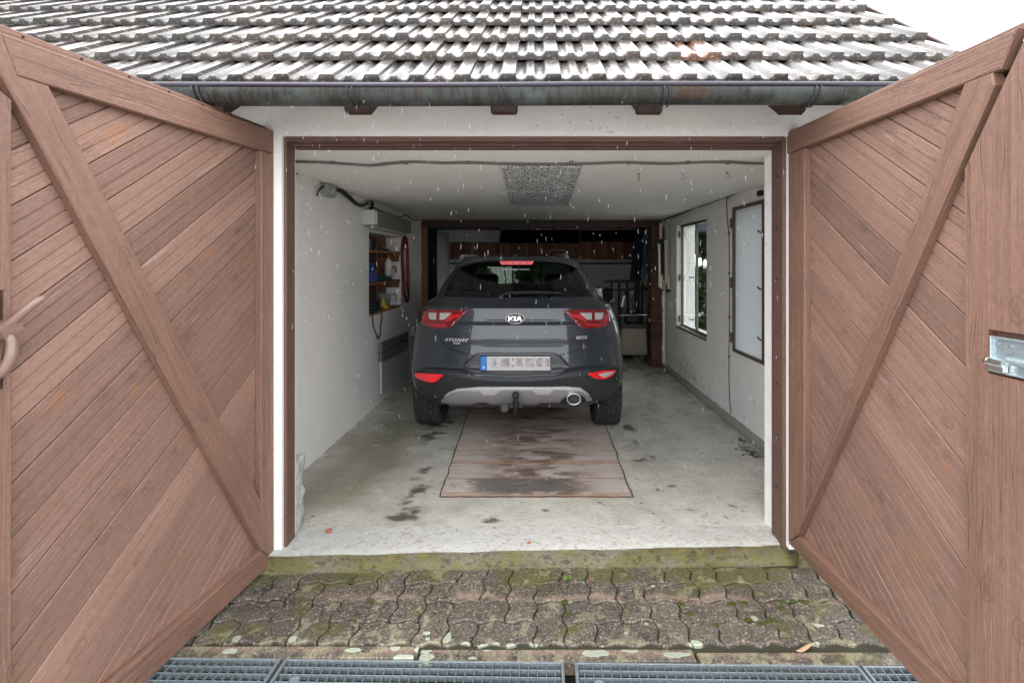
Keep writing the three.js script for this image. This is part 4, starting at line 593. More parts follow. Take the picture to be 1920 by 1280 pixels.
    for (let k = 0; k < 3; k++) part(lamp, 'light_bar', line(f([[793.5 + k * 2.4, 590], [795 + k * 2.4, 598], [798.5 + k * 2.4, 604]]), 0.003, 0.0125, 12), lensHot);
    part(lamp, 'light_bar', line(f([[804, 607], [821, 609], [836, 608]]), 0.004, 0.0105, 16), lensHot);
    part(lamp, 'lamp_gap', line(f([[821.3, 580], [821.3, 598], [821.5, 615]]), 0.0016, 0.016, 20), M.black);
    part(body, 'tailgate_gap', line(f([[821.5, 615], [823, 626], [827, 638], [833, 648], [842, 653], [862, 659.5], [888, 667]]), 0.0036, 0.0012, 60), M.black);
    part(body, 'bumper_gap', line(f([[769, 690], [800, 689.5], [830, 689.5], [866, 691]]), 0.0026, 0.003, 30), M.black);
    const [rx, ry] = [sgn < 0 ? 866 : 1063, 482]; const a = PX(rx, ry, CD0 + 0.75);
    part(car, 'roof_rail', tube([a.clone().add(new THREE.Vector3(0, -0.025, 0.06)), a.clone().add(new THREE.Vector3(0, 0.0, 0)), a.clone().add(new THREE.Vector3(0, 0.012, -0.3)), a.clone().add(new THREE.Vector3(0, 0.012, -1.2)), a.clone().add(new THREE.Vector3(0, -0.02, -1.6))], 0.018, 24, 10), silver2);
    const mx = CX0 + sgn * 0.955, mr = part(car, 'mirror', merge([new RoundedBoxGeometry(0.19, 0.13, 0.09, 3, 0.035).rotateY(sgn * 0.15).translate(mx, 1.06, -(CD0 + 2.86)), bar(new THREE.Vector3(CX0 + sgn * 0.72, 1.03, -(CD0 + 2.82)), new THREE.Vector3(mx, 1.04, -(CD0 + 2.84)), 0.05, 0.05, 0.01)]), M.black);
    part(mr, 'mirror_glass', new RoundedBoxGeometry(0.15, 0.10, 0.004, 1, 0.001).rotateY(sgn * 0.15).translate(mx, 1.06, -(CD0 + 2.813)), M.chrome);
  }
  // roof spoiler with the third brake lamp, aerial, wiper
  {
    const pos = [], idx = [], S = [[0.52, 1.4505], [0.36, 1.454], [0.285, 1.447], [0.270, 1.438], [0.275, 1.428], [0.30, 1.424], [0.42, 1.408]], nx = 40;
    for (let i = 0; i <= nx; i++) { const q = i / nx * 2 - 1, x = q * 0.50, drop = 0.030 * q * q + 0.03 * Math.pow(Math.abs(q), 6), fwd = 0.10 * q * q + 0.13 * Math.pow(Math.abs(q), 5); for (const [z, y] of S) { const p = wp(x, gy(y) - drop + (z > 0.5 ? 0.0 : 0.004), z + fwd); pos.push(p.x, p.y, p.z); } }
    for (let i = 0; i < nx; i++) for (let j = 0; j < S.length - 1; j++) { const a = i * S.length + j, b = a + S.length; idx.push(a, a + 1, b + 1, a, b + 1, b); }
    const g = new THREE.BufferGeometry(); g.setAttribute('position', new THREE.Float32BufferAttribute(pos, 3)); g.setIndex(idx); const sp = part(car, 'spoiler', toCreasedNormals(g, 1.0), paint);
    const lampShape = poly([[-0.142, 0.016], [0.142, 0.016], [0.128, -0.012], [0.118, -0.016], [-0.118, -0.016], [-0.128, -0.012]], 0, 0.012, 0.002); lampShape.translate(CX0, 1.447, -(CD0 + 0.30)); const hl = part(sp, 'brake_lamp', lampShape, lensHot, 'red high-level brake lamp');
    for (let k = 0; k < 4; k++) part(sp, 'lamp_divider', box(CX0 - 0.09 + k * 0.056, CX0 - 0.08 + k * 0.056, 1.435, 1.455, CD0 + 0.2865, CD0 + 0.29), lensRed);
    const fin = poly([[0, 0], [0.17, 0], [0.145, 0.012], [0.05, 0.058], [0.028, 0.064], [0.012, 0.05]], -0.022, 0.022, 0.012); fin.rotateY(-Math.PI / 2); fin.rotateY(Math.PI); fin.rotateY(0); const ap = PX(967, 487, CD0 + 0.62); 
    { const p = fin.attributes.position; for (let i = 0; i < p.count; i++) { const z = p.getZ(i); p.setXYZ(i, p.getX(i), p.getY(i), -Math.abs(z)); } } fin.translate(ap.x, ap.y - 0.008, ap.z + 0.02); fin.computeVertexNormals(); part(car, 'aerial_fin', fin, paint);
    const wpvt = on(941, 557, 0.03), tip = on(1052, 548, 0.014);
    const wip = part(car, 'rear_wiper', tube([on(941, 557, 0.02), on(944, 551, 0.03), on(965, 547.5, 0.026), on(1010, 547, 0.02), on(1052, 549, 0.016)], 0.007, 30, 8), M.black);
    part(wip, 'wiper_blade', tube([on(962, 551, 0.012), on(1000, 549.5, 0.010), on(1053, 550, 0.010)], 0.005, 20, 6), M.rubber); part(wip, 'wiper_hub', cyl(on(940, 557, 0.0), on(940, 557, 0.035), 0.02, 14, 0.016), M.black);
  }
  // badges
  {
    const bold = await new FontLoader().loadAsync('fonts/droid/droid_sans_bold.typeface.json');
    const text = (s, px, py, hpx, opt = {}) => { const sc = (CD0 + 0.09) / F, g = new TextGeometry(s, { font: bold, size: hpx * sc, depth: 0.0025, curveSegments: 4, bevelEnabled: false }); g.computeBoundingBox(); const b = g.boundingBox, w = b.max.x - b.min.x; g.translate(-(b.max.x + b.min.x) / 2, -(b.max.y + b.min.y) / 2, 0); g.scale((opt.w || w / sc) * sc / w, 1, 1); const p = g.attributes.position, [cx, cy] = cp(px, py); for (let i = 0; i < p.count; i++) { const y = p.getY(i), x = p.getX(i) + (opt.slant || 0) * y; const X = cx + x, Y = cy + y; const q = wp(X, Y, zRear(X, Y) - (opt.off ?? 0.003) - p.getZ(i)); p.setXYZ(i, q.x, q.y, q.z); } g.computeVertexNormals(); return g; };
    const ell = (px, py, rx, ry, off, th, cut) => { const sc = (CD0 + 0.09) / F, s = new THREE.Shape(); s.absellipse(0, 0, rx * sc, ry * sc, 0, Math.PI * 2); if (cut) { const h = new THREE.Path(); h.absellipse(0, 0, (rx - cut) * sc, (ry - cut) * sc, 0, Math.PI * 2); s.holes.push(h); } const g = new THREE.ExtrudeGeometry(s, { depth: th, bevelEnabled: true, bevelSize: 0.001, bevelThickness: 0.0015, bevelOffset: -0.001, bevelSegments: 2, curveSegments: 40 }), [cx, cy] = cp(px, py); g.rotateX(-0.10); const q = wp(cx, cy, zRear(cx, cy) - off); g.translate(q.x, q.y, q.z); return g; };
    const em = part(car, 'emblem', ell(966, 597, 16.5, 9, 0.004, 0.004), mat({ rgb: [0.02, 0.012, 0.014], roughness: 0.2, clearcoat: 1 }), 'oval maker badge');
    part(em, 'emblem_rim', ell(966, 597, 18, 10, 0.005, 0.006, 1.8), M.chrome);
    part(em, 'lettering', text('KIA', 966, 597, 8.2, { w: 25, off: 0.0105 }), M.chrome);
    part(car, 'model_lettering', text('STONIC', 856.5, 637, 5.4, { w: 45, slant: 0.5 }), silver2);
    const pl = (px, py, w, h) => { const sc = (CD0 + 0.09) / F, [cx, cy] = cp(px, py), g = new RoundedBoxGeometry(w * sc, h * sc, 0.004, 1, 0.001), p = g.attributes.position; for (let i = 0; i < p.count; i++) { const X = cx + p.getX(i), Y = cy + p.getY(i), q = wp(X, Y, zRear(X, Y) - 0.002 - p.getZ(i)); p.setXYZ(i, q.x, q.y, q.z); } g.computeVertexNormals(); return g; };
    const eb = part(car, 'badge', pl(856, 643.2, 13, 4), M.steel); part(eb, 'lettering', text('ECO', 856, 643.2, 2.6, { off: 0.0042, w: 10 }), M.black);
    const tb = part(car, 'badge', pl(1091, 632.5, 20, 5.4), M.steel); part(tb, 'lettering', text('T-GDI', 1091, 632.5, 3.4, { off: 0.0042, w: 16 }), M.black);
    part(car, 'window_sticker', text('www.autohaus-stoeck.de', 967, 504.5, 3.0, { w: 56, off: 0.004 }), mat({ rgb: [0.75, 0.76, 0.78], roughness: 0.6 }));
  }
  // wheels
  const tyreProf = []; { const r = 0.318, w = 0.115, pr = [[0.20, -0.095], [0.25, -0.112], [0.285, -w], [0.305, -0.108], [0.314, -0.095], [r, -0.08]]; for (const [a, b] of pr) tyreProf.push(new THREE.Vector2(a, b)); for (const c of [-0.055, -0.019, 0.019, 0.055]) for (const [a, b] of [[r, c - 0.006], [r - 0.008, c - 0.004], [r - 0.008, c + 0.004], [r, c + 0.006]]) tyreProf.push(new THREE.Vector2(a, b)); for (const [a, b] of pr.slice().reverse()) tyreProf.push(new THREE.Vector2(a, -b)); }
  const tyreTex = tex(1024, 64, 1, 1, (u, v, o) => { o[0] = o[1] = 0.018; o[2] = 0.019; const a = (u * 96 + Math.abs(v - 0.5) * 3) % 1, q = fbm(u, v, 200, 12, 2, 421); o[3] = a < 0.22 ? 0 : 0.8 + 0.2 * q; if (q > 0.80) { o[0] = o[1] = o[2] = 0.12; } });
  const tyreMat = mat({ ...tyreTex, bumpScale: 0.008, roughness: 0.7 });
  for (const [sx, z] of [[-1, 0.76], [1, 0.76], [-1, 3.34], [1, 3.34]]) {
    const wh = new THREE.Group(); wh.name = 'wheel'; car.add(wh); origin.set(wh, origin.get(car)); const c = wp(sx * 0.776, 0.316, z);
    const g = new THREE.LatheGeometry(tyreProf, 64); g.rotateZ(-Math.PI / 2); g.translate(c.x, c.y, c.z); part(wh, 'tyre', g, tyreMat);
    const rims = [cyl(c.clone().add(new THREE.Vector3(-0.10, 0, 0)), c.clone().add(new THREE.Vector3(0.10, 0, 0)), 0.205, 32)]; for (let k = 0; k < 5; k++) { const b = new RoundedBoxGeometry(0.03, 0.19, 0.05, 1, 0.008); b.translate(0, 0.11, 0); b.rotateX(k * Math.PI * 0.4); b.translate(c.x + sx * 0.105, c.y, c.z); rims.push(b); } part(wh, 'rim', merge(rims), M.black);
  }
  // underside and cabin
  part(car, 'underbody', merge([box(CX0 - 0.58, CX0 + 0.58, 0.27, 0.46, CD0 + 0.75, CD0 + 3.9), box(CX0 - 0.70, CX0 + 0.70, 0.46, 0.72, CD0 + 0.35, CD0 + 3.8)]), M.black);
  part(car, 'rear_shelf', box(CX0 - 0.60, CX0 + 0.60, 1.02, 1.05, CD0 + 0.30, CD0 + 0.75, 0.01), M.black);
  part(car, 'dashboard', new RoundedBoxGeometry(1.3, 0.3, 0.5, 3, 0.08).translate(CX0, 0.92, -(CD0 + 2.85)), M.black);
  const cloth = mat({ rgb: [0.02, 0.02, 0.022], roughness: 0.9 });
  for (const x of [-0.38, 0.38]) { const st = part(car, 'seat', merge([new RoundedBoxGeometry(0.48, 0.66, 0.16, 4, 0.06).rotateX(-0.25).translate(CX0 + x, 0.80, -(CD0 + 1.75)), new RoundedBoxGeometry(0.5, 0.18, 0.5, 3, 0.06).translate(CX0 + x, 0.48, -(CD0 + 2.05))]), cloth); part(st, 'headrest', merge([new RoundedBoxGeometry(0.26, 0.18, 0.10, 4, 0.04).translate(CX0 + x, 1.235, -(CD0 + 1.64)), box(CX0 + x - 0.06, CX0 + x - 0.045, 1.08, 1.2, CD0 + 1.64, CD0 + 1.65), box(CX0 + x + 0.045, CX0 + x + 0.06, 1.08, 1.2, CD0 + 1.64, CD0 + 1.65)]), cloth); }
  const rb = part(car, 'rear_bench', new RoundedBoxGeometry(1.26, 0.62, 0.16, 4, 0.06).rotateX(-0.3).translate(CX0, 0.78, -(CD0 + 0.92)), cloth); for (const x of [-0.40, 0.40]) part(rb, 'headrest', new RoundedBoxGeometry(0.25, 0.11, 0.08, 3, 0.03).translate(CX0 + x, 1.13, -(CD0 + 0.82)), cloth);
  part(car, 'steering_wheel', new THREE.TorusGeometry(0.18, 0.015, 10, 32).rotateX(-0.4).translate(CX0 - 0.38, 0.98, -(CD0 + 2.48)), M.black);
}
// ---------- things in the garage ----------
const LW = -1.62, RWX = 1.77;
const onL = (px, off = 0) => { const X = LW + off; return X * F / (px - CX); };              // distance of a pixel column on the left wall
const PL = (px, py, off = 0) => PX(px, py, onL(px, off));
const PR = (px, py, off = 0) => PX(px, py, (RWX - off) * F / (px - CX));
// pit cover of weathered planks, set into the floor
{
  const t = thing('pit_cover', 'weathered wooden plank cover over the pit behind the car', 'pit cover', [0, 0, 3.1]);
  const y1 = 931, y0 = 748, dAt = (y) => H * F / (y - CY), dA = dAt(y1), dB = dAt(y0);
  const xl = (d) => { const [X1] = onPlaneY(827, 933, 0), [X2] = onPlaneY(880, 772, 0), [, e1] = onPlaneY(827, 933, 0), [, e2] = onPlaneY(880, 772, 0); return lerp(X1, X2, (d - e1) / (e2 - e1)); }, xr = (d) => { const [X1, e1] = onPlaneY(1182, 929, 0), [X2, e2] = onPlaneY(1134, 797, 0); return lerp(X1, X2, (d - e1) / (e2 - e1)); };
  const bounds = [931, 899, 870, 847, 833, 815, 804, 790, 776, 764, 752].map(dAt);
  const wt = (seed, dark) => mat({ ...(() => { const B = [0.50, 0.44, 0.40]; return tex(1024, 128, 1.5, 0.25, (u, v, o) => {
    const g1 = fbm(u, v, 3, 40, 3, seed), g2 = fbm(u, v, 12, 90, 2, seed + 3), bl = fbm(u, v, 9, 3, 4, seed + 7), fine = fbm(u, v, 60, 30, 3, seed + 11); const k = 0.95 + 0.30 * (g1 - 0.5) + 0.25 * (g2 - 0.5);
    let r = B[0] * k, g = B[1] * k, b = B[2] * k; const mid = Math.exp(-Math.pow((u - 0.5) / 0.30, 4));
    const m = sst(0.46, 0.62, bl * 0.6 + fine * 0.25 + g1 * 0.2 - 0.03 + dark * 0.1) * mid * 0.85; r = lerp(r, 0.10, m); g = lerp(g, 0.062, m); b = lerp(b, 0.044, m);
    const w = sst(0.58, 0.70, fbm(u, v, 6, 12, 3, seed + 19)) * 0.6; r = lerp(r, 0.33, w); g = lerp(g, 0.23, w); b = lerp(b, 0.165, w);
    const e = Math.min(v, 1 - v); const ed = sst(0.07, 0.0, e + 0.05 * (fine - 0.5)) * 0.8; r = lerp(r, 0.20, ed); g = lerp(g, 0.105, ed); b = lerp(b, 0.05, ed);
    if (dark > 0.9) { const s = sst(0.38, 0.48, fine * 0.4 + bl * 0.5 + 0.28 * Math.exp(-Math.pow((u - 0.40) / 0.26, 4)) - 0.12) * sst(0.85, 0.7, u) * sst(0.1, 0.25, v); r = lerp(r, 0.115, s * 0.8); g = lerp(g, 0.112, s * 0.8); b = lerp(b, 0.112, s * 0.8); }
    o[0] = r; o[1] = g; o[2] = b; o[3] = 0.5 + 0.5 * (g1 - 0.5) + 0.4 * (g2 - 0.5); o[4] = 0.6 - 0.15 * m; }); })(), bumpScale: 0.003 });
  const mats = [wt(501, 1), wt(521, 0.1), wt(541, 0.5), wt(561, 0.3)];
  for (let k = 0; k < bounds.length - 1; k++) {
    const a = bounds[k] + 0.0015, b = bounds[k + 1] - 0.0015, A = [[xl(a), -a], [xr(a), -a], [xr(b), -b], [xl(b), -b]];
    const g = poly(A.map(([x, z]) => [x, -z]), 0, 0.035, 0.003); g.rotateX(-Math.PI / 2); { const p = g.attributes.position, u = g.attributes.uv; for (let i = 0; i < p.count; i++) u.setXY(i, (p.getX(i) - xl(a)) / (xr(a) - xl(a)) * 1.5, (-p.getZ(i) - a) / (b - a) * 0.25); } g.translate(0, -0.026 + rr(-0.002, 0.002), 0);
    part(t, 'plank', g, mats[k === 0 ? 0 : 1 + (k % 3)]);
  }
  // dark gap around: a shallow frame standing just off the floor
  const rim = [[xl(dA) - 0.010, dA - 0.006], [xr(dA) + 0.010, dA - 0.006], [xr(dB) + 0.010, dB], [xl(dB) - 0.010, dB]];
  const ir = mat({ ...tex(128, 128, 0.3, 0.3, (u, v, o) => { const a = fbm(u, v, 10, 10, 3, 581); o[0] = lerp(0.03, 0.16, sst(0.45, 0.6, a)); o[1] = lerp(0.022, 0.07, sst(0.45, 0.6, a)); o[2] = 0.02; o[3] = a; }), bumpScale: 0.003 });
  for (const [i, j] of [[0, 1], [1, 2], [3, 0]]) { const p = rim[i], q = rim[j]; const n = 26, pts = []; for (let k = 0; k <= n; k++) pts.push(V(lerp(p[0], q[0], k / n) + 0.012 * (R() - 0.5), -0.001 + 0.002 * R(), lerp(p[1], q[1], k / n) + 0.006 * (R() - 0.5))); part(t, 'pit_edge', tube(pts, 0.0042, 90, 6), ir); }
}
// ceiling panel, cables, hooks
{
  const cy = 2.048, pc = (x, y) => { const d = (cy - H) * F / (CY - y); return [(x - CX) * d / F, d]; };
  const t = thing('ceiling_panel', 'speckled grey acoustic board fixed flat to the garage ceiling', 'panel', [0, cy, 3.4]);
  const sp = mat({ ...tex(1024, 1024, 1, 1, (u, v, o) => { const a = fbm(u, v, 110, 110, 2, 601), b = fbm(u, v, 230, 230, 2, 605), w = fbm(u, v, 8, 8, 3, 607); const k = sst(0.44, 0.50, a) * 0.78 + 0.12; const q = b > 0.64 ? 0.7 : 1; o[0] = k * q * (0.86 + 0.2 * w) * 0.92; o[1] = k * q * (0.88 + 0.2 * w) * 0.94; o[2] = k * q * (0.88 + 0.2 * w) * 0.95; o[3] = a; }), bumpScale: 0.004, roughness: 0.9 });
  const pan = (px) => { const q = px.map((p) => pc(...p)); const g = poly(q, 0, 0.012, 0.002); g.rotateX(-Math.PI / 2); { const p = g.attributes.position; for (let i = 0; i < p.count; i++) p.setZ(i, p.getZ(i)); } g.translate(0, cy - 0.013, 0); return uvGrain(g, UX); };
  part(t, 'board', pan([[939, 310], [1091, 310], [1076, 355.5], [951, 355.5]]), sp); part(t, 'board', pan([[951, 356.5], [1076, 356.5], [1066, 382], [957, 382]]), sp);
  const c = thing('ceiling_cable', 'grey cable clipped across the ceiling just inside the garage mouth', 'cable', [0, cy, 2.8]);
  const pts = [[548, 300], [600, 301.5], [650, 305], [692, 307.5], [735, 303], [775, 301], [830, 303], [880, 302], [930, 304], [990, 305], [1050, 305], [1110, 304], [1170, 302], [1215, 303], [1260, 304], [1310, 302], [1370, 301], [1400, 303], [1432, 304]].map(([x, y]) => { const [X, d] = pc(x, y); return V(X, cy - 0.008, d); });
  part(c, 'cable', tube(pts, 0.0062, 90, 6), M.cableGrey); part(c, 'wire', tube(pts.map((p, i) => p.clone().add(new THREE.Vector3(0, -0.003, -0.014 - 0.006 * Math.sin(i * 2)))), 0.0035, 90, 5), M.cableGrey);
  for (const x of [623, 760, 878, 1072, 1180, 1290, 1365]) { const [X, d] = pc(x, 302.5); part(c, 'cable_clip', box(X - 0.012, X + 0.012, cy - 0.017, cy, d - 0.012, d + 0.012, 0.003), M.cableGrey); }
  [[1198, 331, 'small straight ceiling hook, leftmost of three'], [1281, 331, 'round ceiling hook between the other two hooks'], [1364, 329, 'round ceiling hook nearest the windows']].forEach(([x, y, label], i) => { const [X, d] = pc(x, y - 6); const k = thing('ceiling_hook', label, 'hook', [X, cy, d], 'ceiling hooks'); part(k, 'hook', i ? tube([V(X, cy, d), V(X, cy - 0.010, d), V(X + 0.014, cy - 0.020, d), V(X + 0.013, cy - 0.036, d), V(X, cy - 0.042, d), V(X - 0.013, cy - 0.036, d), V(X - 0.012, cy - 0.024, d)], 0.0016, 24, 6) : cyl(V(X, cy, d), V(X, cy - 0.05, d), 0.003, 6), M.rustSteel); part(k, 'hook_plate', cyl(V(X, cy, d), V(X, cy - 0.003, d), 0.009, 10), M.rustSteel); });
  const k = thing('corner_cable', 'grey cable bundle along the right wall under the ceiling', 'cable', [RWX, 2, 4.5]);
  const cp2 = [[1440, 341], [1410, 351], [1385, 360], [1365, 368], [1340, 377], [1318, 385], [1300, 390], [1282, 399], [1262, 407], [1246, 412]].map(([x, y], i) => PR(x, y, 0.02));
  part(k, 'cable', tube(cp2, 0.008, 70, 6), M.cableGrey); part(k, 'wire', tube(cp2.map((p, i) => p.clone().add(new THREE.Vector3(-0.01, 0.012 * Math.sin(i * 1.7), 0))), 0.005, 70, 5), M.cableGrey); part(k, 'wire', tube(cp2.map((p, i) => p.clone().add(new THREE.Vector3(0.006, 0.02 + 0.006 * Math.cos(i * 2.1), 0))), 0.004, 70, 5), M.cableGrey);
  const dr = thing('drop_cable', 'thin grey cable running down the right wall between the windows', 'cable', [RWX, 1, 4.4]);
  const dp = [[1367, 368], [1363, 376], [1364, 410], [1367, 440], [1368, 520], [1368, 600], [1367, 680], [1368, 740], [1371, 775]].map(([x, y]) => PR(x, y, 0.006)); part(dr, 'cable', tube(dp, 0.0055, 60, 6), M.cableGrey);
  for (const [x, y] of [[1367, 436], [1368, 512], [1368, 595], [1367, 668]]) { const p = PR(x, y, 0.006); part(dr, 'cable_clip', box(p.x - 0.006, p.x + 0.006, p.y - 0.008, p.y + 0.008, -p.z - 0.014, -p.z + 0.014, 0.002), M.cable); }
  const lc = thing('wall_cable', 'black cable looping along the left wall into the lamp', 'cable', [LW, 1.95, 4.2]);
  part(lc, 'thin_cable', tube([[549, 325], [575, 326], [592, 334], [606, 344], [618, 348]].map(([x, y]) => PL(x, y, 0.012)), 0.006, 30, 6), M.cableGrey);
  part(lc, 'cable', tube([[627, 356], [640, 360], [652, 370], [664, 380], [676, 386], [688, 382], [697, 375], [699, 386], [692, 394], [692, 406]].map(([x, y]) => PL(x, y, 0.02)), 0.0105, 60, 8), M.cable);
  part(lc, 'cable', tube([[626, 353], [642, 357], [655, 367], [666, 378], [678, 384], [692, 380], [698, 390], [697, 400]].map(([x, y]) => PL(x, y, 0.035)), 0.007, 60, 8), M.cable);
  part(lc, 'loose_end', tube([[616, 350], [604, 352], [597, 358], [594, 367]].map(([x, y]) => PL(x, y, 0.02)), 0.006, 24, 6), M.cable); part(lc, 'loose_end', tube([[616, 349], [606, 349], [600, 353], [597, 360]].map(([x, y]) => PL(x, y, 0.03)), 0.004, 24, 6), M.cable);
  part(lc, 'thin_cable', tube([[698, 388], [720, 398], [738, 404], [752, 407], [760, 403], [772, 411], [790, 413]].map(([x, y]) => PL(x, y, 0.012)), 0.007, 40, 6), M.cable);
  const jb = thing('junction_box', 'small grey junction box high on the left wall', 'junction box', [LW, 1.95, onL(620)]);
  const j0 = onL(613, 0.05), j1 = onL(628, 0.05); part(jb, 'box', uvGrain(box(LW, LW + 0.055, 1.955, 2.045, j0, j1, 0.006), UZ), M.greyPlastic); part(jb, 'box_lid', box(LW + 0.056, LW + 0.062, 1.96, 2.04, j0 + 0.005, j1 - 0.005, 0.002), M.greyPlastic);
  for (const [a, b] of [[j0 + 0.015, 1.965], [j1 - 0.015, 2.035]]) part(jb, 'screw', cyl(V(LW + 0.062, b, a), V(LW + 0.065, b, a), 0.004, 8), M.steel);
  const vt = thing('wall_socket', 'tiny black fitting above the frosted window', 'fitting', [RWX, 1.97, K(3.5)]); { const p = PR(1427, 362, 0.01); part(vt, 'housing', box(RWX - 0.03, RWX, p.y - 0.02, p.y + 0.02, -p.z - 0.03, -p.z + 0.03, 0.004), M.black); part(vt, 'cover', box(RWX - 0.034, RWX - 0.03, p.y - 0.012, p.y + 0.012, -p.z - 0.02, -p.z + 0.02, 0.002), M.rubber); }
}
// fluorescent fitting over the niche
{
  const a = onL(698, 0.1), b = onL(768, 0.1), t = thing('strip_light', 'unlit grey strip light fixed above the wall niche', 'lamp', [LW, 1.80, (a + b) / 2]);
  part(t, 'housing', uvGrain(box(LW, LW + 0.12, 1.80, 1.945, a + 0.10, b, 0.006), UZ), mat({ rgb: [0.20, 0.20, 0.185], roughness: 0.5 }));
  part(t, 'end_cap', box(LW, LW + 0.115, 1.802, 1.943, a, a + 0.098, 0.012), mat({ rgb: [0.66, 0.68, 0.66], roughness: 0.4 }));
  for (let k = 0; k < 5; k++) part(t, 'cap_rib', box(LW + 0.115, LW + 0.119, 1.815, 1.93, a + 0.012 + k * 0.018, a + 0.018 + k * 0.018, 0.001), M.whitePaint);
  for (let k = 0; k < 4; k++) part(t, 'louvre', box(LW + 0.120, LW + 0.124, 1.815 + k * 0.033, 1.832 + k * 0.033, a + 0.13, b - 0.03, 0.001), M.kerbGrey);
  part(t, 'tube_cover', cyl(V(LW + 0.06, 1.797, a + 0.12), V(LW + 0.06, 1.797, b - 0.05), 0.022, 14), mat({ rgb: [0.6, 0.62, 0.6], roughness: 0.3 }));
}
// niche with shelves and what stands on them
{
  const d0 = K(4.41), d1 = K(5.44), X0 = -1.812, sh = thing('niche_shelf', 'brown wooden shelf unit built into the wall niche', 'shelf', [-1.72, 0.93, (d0 + d1) / 2]);
  part(sh, 'back_plank', uvGrain(box(X0, X0 + 0.025, 0.935, 1.74, d1 - 0.36, d1 - 0.02, 0.002), UY), M.rawWood); part(sh, 'back_plank', uvGrain(box(X0, X0 + 0.02, 0.935, 1.74, d0 + 0.05, d1 - 0.37, 0.002), UY), M.darkWood);
  for (const [y, h] of [[1.548, 0.030], [1.222, 0.028]]) part(sh, 'shelf_board', uvGrain(box(X0 + 0.026, LW - 0.004, y, y + h, d0 + 0.002, d1 - 0.003, 0.003), UZ), M.rawWood);
  for (const y of [1.46, 1.155]) part(sh, 'shelf_batten', uvGrain(box(X0 + 0.03, LW - 0.012, y, y + 0.085, d1 - 0.03, d1 - 0.004, 0.002), UX), M.bandWood[2]);
  part(sh, 'sill_board', uvGrain(box(X0 + 0.03, LW + 0.008, 0.927, 0.945, d0 + 0.003, d1 - 0.004, 0.002), UZ), M.rawWood);
  const s1 = 1.579, s2 = 1.251, s0 = 0.946;
  let t = thing('spray_bottle', 'white spray bottle with a red cap on the middle shelf', 'bottle', [-1.69, s2, 5.66]); const lt = (pts, c, seg = 24) => { const g = new THREE.LatheGeometry(pts.map((p) => new THREE.Vector2(...p)), seg); g.translate(...c); return g; };
  part(t, 'bottle', lt([[0, 0], [0.038, 0], [0.041, 0.006], [0.041, 0.19], [0.036, 0.215], [0.018, 0.235], [0.018, 0.245], [0, 0.245]], [-1.685, s2, -5.66]), M.whitePaint); part(t, 'cap', lt([[0, 0.245], [0.022, 0.245], [0.022, 0.285], [0.014, 0.295], [0, 0.295]], [-1.685, s2, -5.66]), mat({ rgb: [0.45, 0.03, 0.04], roughness: 0.4 })); part(t, 'label', lt([[0.0415, 0.05], [0.0415, 0.15]], [-1.685, s2, -5.66]), mat({ rgb: [0.6, 0.6, 0.58], roughness: 0.6 }));
  t = thing('blue_box', 'bright blue open storage bin on the middle shelf', 'storage bin', [-1.70, s2, 4.98]); const blue = mat({ rgb: [0.01, 0.045, 0.33], roughness: 0.4 }); part(t, 'bin', wallX([[4.86, s2], [5.13, s2], [5.06, s2 + 0.10], [5.02, s2 + 0.185], [4.86, s2 + 0.185]], -1.76, -1.635, [], 0.005), blue); part(t, 'bin_lip', box(-1.765, -1.63, s2 + 0.183, s2 + 0.193, 4.855, 5.03, 0.003), blue);
  t = thing('teal_tool', 'teal and black power tool beside the blue bin', 'power tool', [-1.68, s2, 5.3]); part(t, 'tool_body', merge([cyl(V(-1.68, s2 + 0.035, 5.16), V(-1.66, s2 + 0.035, 5.45), 0.035, 16, 0.028), bar(V(-1.67, s2 + 0.03, 5.4), V(-1.65, s2 + 0.02, 5.62), 0.05, 0.035, 0.01)]), mat({ rgb: [0.01, 0.10, 0.11], roughness: 0.45 })); part(t, 'tool_grip', bar(V(-1.68, s2 + 0.05, 5.18), V(-1.66, s2 + 0.085, 5.02), 0.035, 0.035, 0.012), M.black);
  t = thing('measuring_jug', 'clear measuring jug with a grey handle standing on the niche sill', 'jug', [-1.70, s0, 5.62]); const jug = mat({ rgb: [0.55, 0.68, 0.75], roughness: 0.15, transmission: 0.75, thickness: 0, ior: 1.45, side: THREE.DoubleSide });
  part(t, 'jug', lt([[0, 0.003], [0.055, 0.003], [0.08, 0.15], [0.083, 0.152]], [-1.715, s0, -5.60]), jug); part(t, 'jug_handle', tube([V(-1.64, s0 + 0.14, 5.62), V(-1.622, s0 + 0.145, 5.72), V(-1.62, s0 + 0.10, 5.74), V(-1.62, s0 + 0.05, 5.73)], 0.008, 20, 8), M.greyPlastic);
  t = thing('yellow_funnel', 'yellow plastic funnel upside down before the jug', 'funnel', [-1.65, s0, 5.44]); part(t, 'funnel', lt([[0.062, 0], [0.06, 0.02], [0.016, 0.085], [0.012, 0.13], [0.008, 0.13]], [-1.665, s0, -5.40]), mat({ rgb: [0.50, 0.33, 0.03], roughness: 0.45 })); part(t, 'funnel_rim', new THREE.TorusGeometry(0.062, 0.004, 8, 24).rotateX(Math.PI / 2).translate(-1.665, s0 + 0.004, -5.40), mat({ rgb: [0.50, 0.33, 0.03], roughness: 0.45 }));
  t = thing('clear_jug', 'clear plastic jug with a brown handle at the back of the middle shelf', 'jug', [-1.72, s2, 5.8]); part(t, 'jug', lt([[0, 0.003], [0.045, 0.003], [0.058, 0.14], [0.061, 0.142]], [-1.74, s2, -5.80]), jug); part(t, 'jug_handle', tube([V(-1.69, s2 + 0.14, 5.83), V(-1.665, s2 + 0.145, 5.86), V(-1.655, s2 + 0.08, 5.865)], 0.010, 16, 8), M.rawWood);
